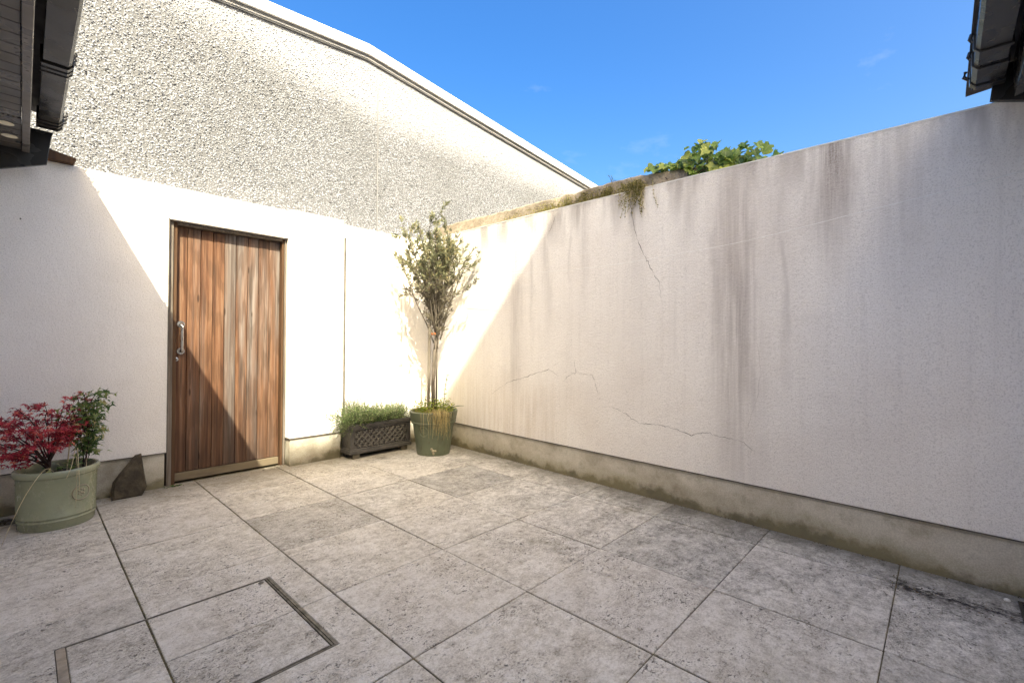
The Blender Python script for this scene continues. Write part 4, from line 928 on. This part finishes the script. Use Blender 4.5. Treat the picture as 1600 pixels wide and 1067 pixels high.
# moss along the ledge
P, D = [], []
for i in range(16000):
    y_ = random.uniform(-1.47, -.42) if random.random() < .85 else random.uniform(-.42, .1)
    den = float(np.interp(y_, [-1.47, -1.3, -1.1, -.75, -.42, .1], [.75, 1, .7, .6, .25, .02])) * (.5 + .5 * math.sin(y_ * 31 + math.sin(y_ * 77)))
    if random.random() > den + .12: continue
    t = random.random() ** 1.6; tp = otop(y_) - ztop(y_)
    P.append((wx(y_) + .055 + .062 * t + random.gauss(0, .006), y_, ztop(y_) + .004 + tp * t * random.uniform(.3, .85))); D.append((-.6 + random.gauss(0, .7), random.gauss(0, .8), random.gauss(.5, .7)))
n = len(P); v, f, at = leaf_arrays(P, D, rng.uniform(.007, .02, n), rng.uniform(.004, .009, n)); ms = npmesh('moss', v, f, MOSS, None, at); tag(ms, 'brown-green moss and small weeds along the wall ledge', 'moss', kind='stuff')
tw = thing('trailing_weed', (wx(-1.5), -1.5, 2.27), 'straggly weed trailing down from the wall ledge beside the ivy', 'weed'); stm = MB(); P, D = [], []
for i in range(70):
    y0 = random.gauss(-1.5, .055); c = curve((wx(y0) + .05, y0, ztop(y0) + random.uniform(.0, .06)), (-1, random.gauss(0, .4), .1), .06, 2, .05); q = c[-1]; q.x = min(q.x, wx(q.y) - .012)
    L = random.uniform(.03, .12) if random.random() < .6 else random.uniform(.1, .26)
    c2 = curve(q, (random.gauss(0, .05), random.gauss(0, .16), -1), L, 5, .09, grav=.05); c2 = [Vector((min(z.x, wx(z.y) - .006), z.y, z.z)) for z in c2]
    c = c + c2; stm.tube(c, .0009, 3, cap=False)
    for _ in range(int(14 + L * 150)): k = random.randint(0, len(c) - 2); P.append(tuple(c[k].lerp(c[k + 1], random.random()))); D.append((random.gauss(-.4, .6), random.gauss(0, 1), random.gauss(0, .8)))
stm.build('stems', STRAW, tw); n = len(P); v, f, at = leaf_arrays(P, D, rng.uniform(.008, .018, n), rng.uniform(.004, .009, n)); npmesh('foliage', v, f, MOSS, tw, at)
for y_, h_, nn, lab in ((-1.21, .10, 4, 'dark wiry weed standing on the old wall top left of the ivy'), (-.98, .16, 1, 'single thin curved stem on the old wall top against the sky')):
    g = thing('wall_weed', (wx(y_) + .2, y_, otop(y_)), lab, 'weed'); stm = MB(); P, D = [], []
    for i in range(nn):
        c = curve((wx(y_) + .2, y_ + random.gauss(0, .02), otop(y_) - .01), (random.gauss(0, .3), random.gauss(.25, .4), 1), h_ * random.uniform(.6, 1.1), 6, .14); stm.tube(c, .0013, 4)
        if nn > 1:
            for q in c[1:]:
                for _ in range(5): P.append(tuple(q)); D.append((random.gauss(0, 1), random.gauss(0, 1), random.gauss(.3, .5)))
    stm.build('stems', BARKD, g)
    if P: n = len(P); v, f, at = leaf_arrays(P, D, rng.uniform(.007, .014, n), rng.uniform(.003, .005, n)); npmesh('leaves', v, f, GREENL, g, at)

# ------------------------------------------------------------------ small litter on the paving
P, D = [], []
for i in range(520):
    y_ = random.uniform(-3.6, 1.0); P.append((wx(y_) + .008 - abs(random.gauss(0, .012)), y_, .0015 + random.random() * .004)); D.append((random.gauss(0, 1), random.gauss(0, 1), random.gauss(0, .2)))
for i in range(160):
    P.append((2.44 + random.gauss(0, .05), random.uniform(-3.45, -2.98), .002)); D.append((random.gauss(0, 1), random.gauss(0, 1), random.gauss(0, .15)))
for i in range(60):
    P.append((random.uniform(.45, 1.3), 1.14 + random.gauss(0, .02), .002)); D.append((random.gauss(0, 1), random.gauss(0, 1), random.gauss(0, .2)))
n = len(P); v, f, at = leaf_arrays(P, D, rng.uniform(.004, .013, n), rng.uniform(.002, .006, n)); dbr = npmesh('debris', v, f, m_leaf('leaf_litter', [(.1, (.03, .025, .015)), (.6, (.10, .075, .04)), (.95, (.3, .2, .1))], .9, .05), None, at); tag(dbr, 'dark crumbs and leaf litter along the foot of the tall wall', 'debris', kind='stuff')
P, D = [], []
for (xa_, ya_, xb_, yb_, cnt) in ((XL[4] * T, 1.1, XL[4] * T, -.3, 170), (XL[3] * T, .6, XL[3] * T, -1.6, 260), (XL[5] * T, 1.05, XL[5] * T, .3, 90), (XL[6] * T, .6, XL[6] * T, -.5, 90), (XL[3] * T, YL[2] * T, XL[7] * T, YL[2] * T, 140), (XL[5] * T, YL[3] * T, XL[7] * T, YL[3] * T, 90), (XL[7] * T, -1.2, XL[7] * T, -3.1, 120)):
    for i in range(cnt):
        t = random.random(); t = t if math.sin(t * 23 + xa_ * 7) > -.2 else random.random()
        P.append((xa_ + (xb_ - xa_) * t + random.gauss(0, .0025), ya_ + (yb_ - ya_) * t + random.gauss(0, .0025), -.002 + random.random() * .003)); D.append((random.gauss(0, 1), random.gauss(0, 1), random.uniform(-.1, .35)))
n = len(P); v, f, at = leaf_arrays(P, D, rng.uniform(.003, .008, n), rng.uniform(.002, .004, n)); jm = npmesh('joint_moss', v, f, MOSS, None, at); tag(jm, 'specks of moss and grit in the paving joints', 'moss', kind='stuff')
P, D = [], []
for i in range(90): P.append((.425 + random.gauss(.02, .03), 1.13 + random.gauss(0, .012), .002)); D.append((random.gauss(0, 1), random.gauss(-.3, 1), random.uniform(0, .8)))
n = len(P); v, f, at = leaf_arrays(P, D, rng.uniform(.008, .02, n), rng.uniform(.004, .01, n)); wdm = thing('threshold_weed', (.44, 1.13, 0), 'tiny green weed at the lower left corner of the gate', 'weed'); npmesh('leaves', v, f, GREENL, wdm, at)
for (x_, y_, s, lab) in ((2.585, -3.372, .011, 'white pebble on the paving at the far right edge'), (2.62, .52, .006, 'tiny white pebble on the paving right of the round pot')):
    bm_ = bmesh.new(); bmesh.ops.create_icosphere(bm_, subdivisions=2, radius=s); bm_.verts.index_update()
    o = MB().add([(x_ + v.co.x * 1.2, y_ + v.co.y, s * .7 + v.co.z * .7) for v in bm_.verts], [tuple(v.index for v in f_.verts) for f_ in bm_.faces]).build('pebble', BEADW, origin=(x_, y_, 0), smooth=True); bm_.free(); tag(o, lab, 'stone')
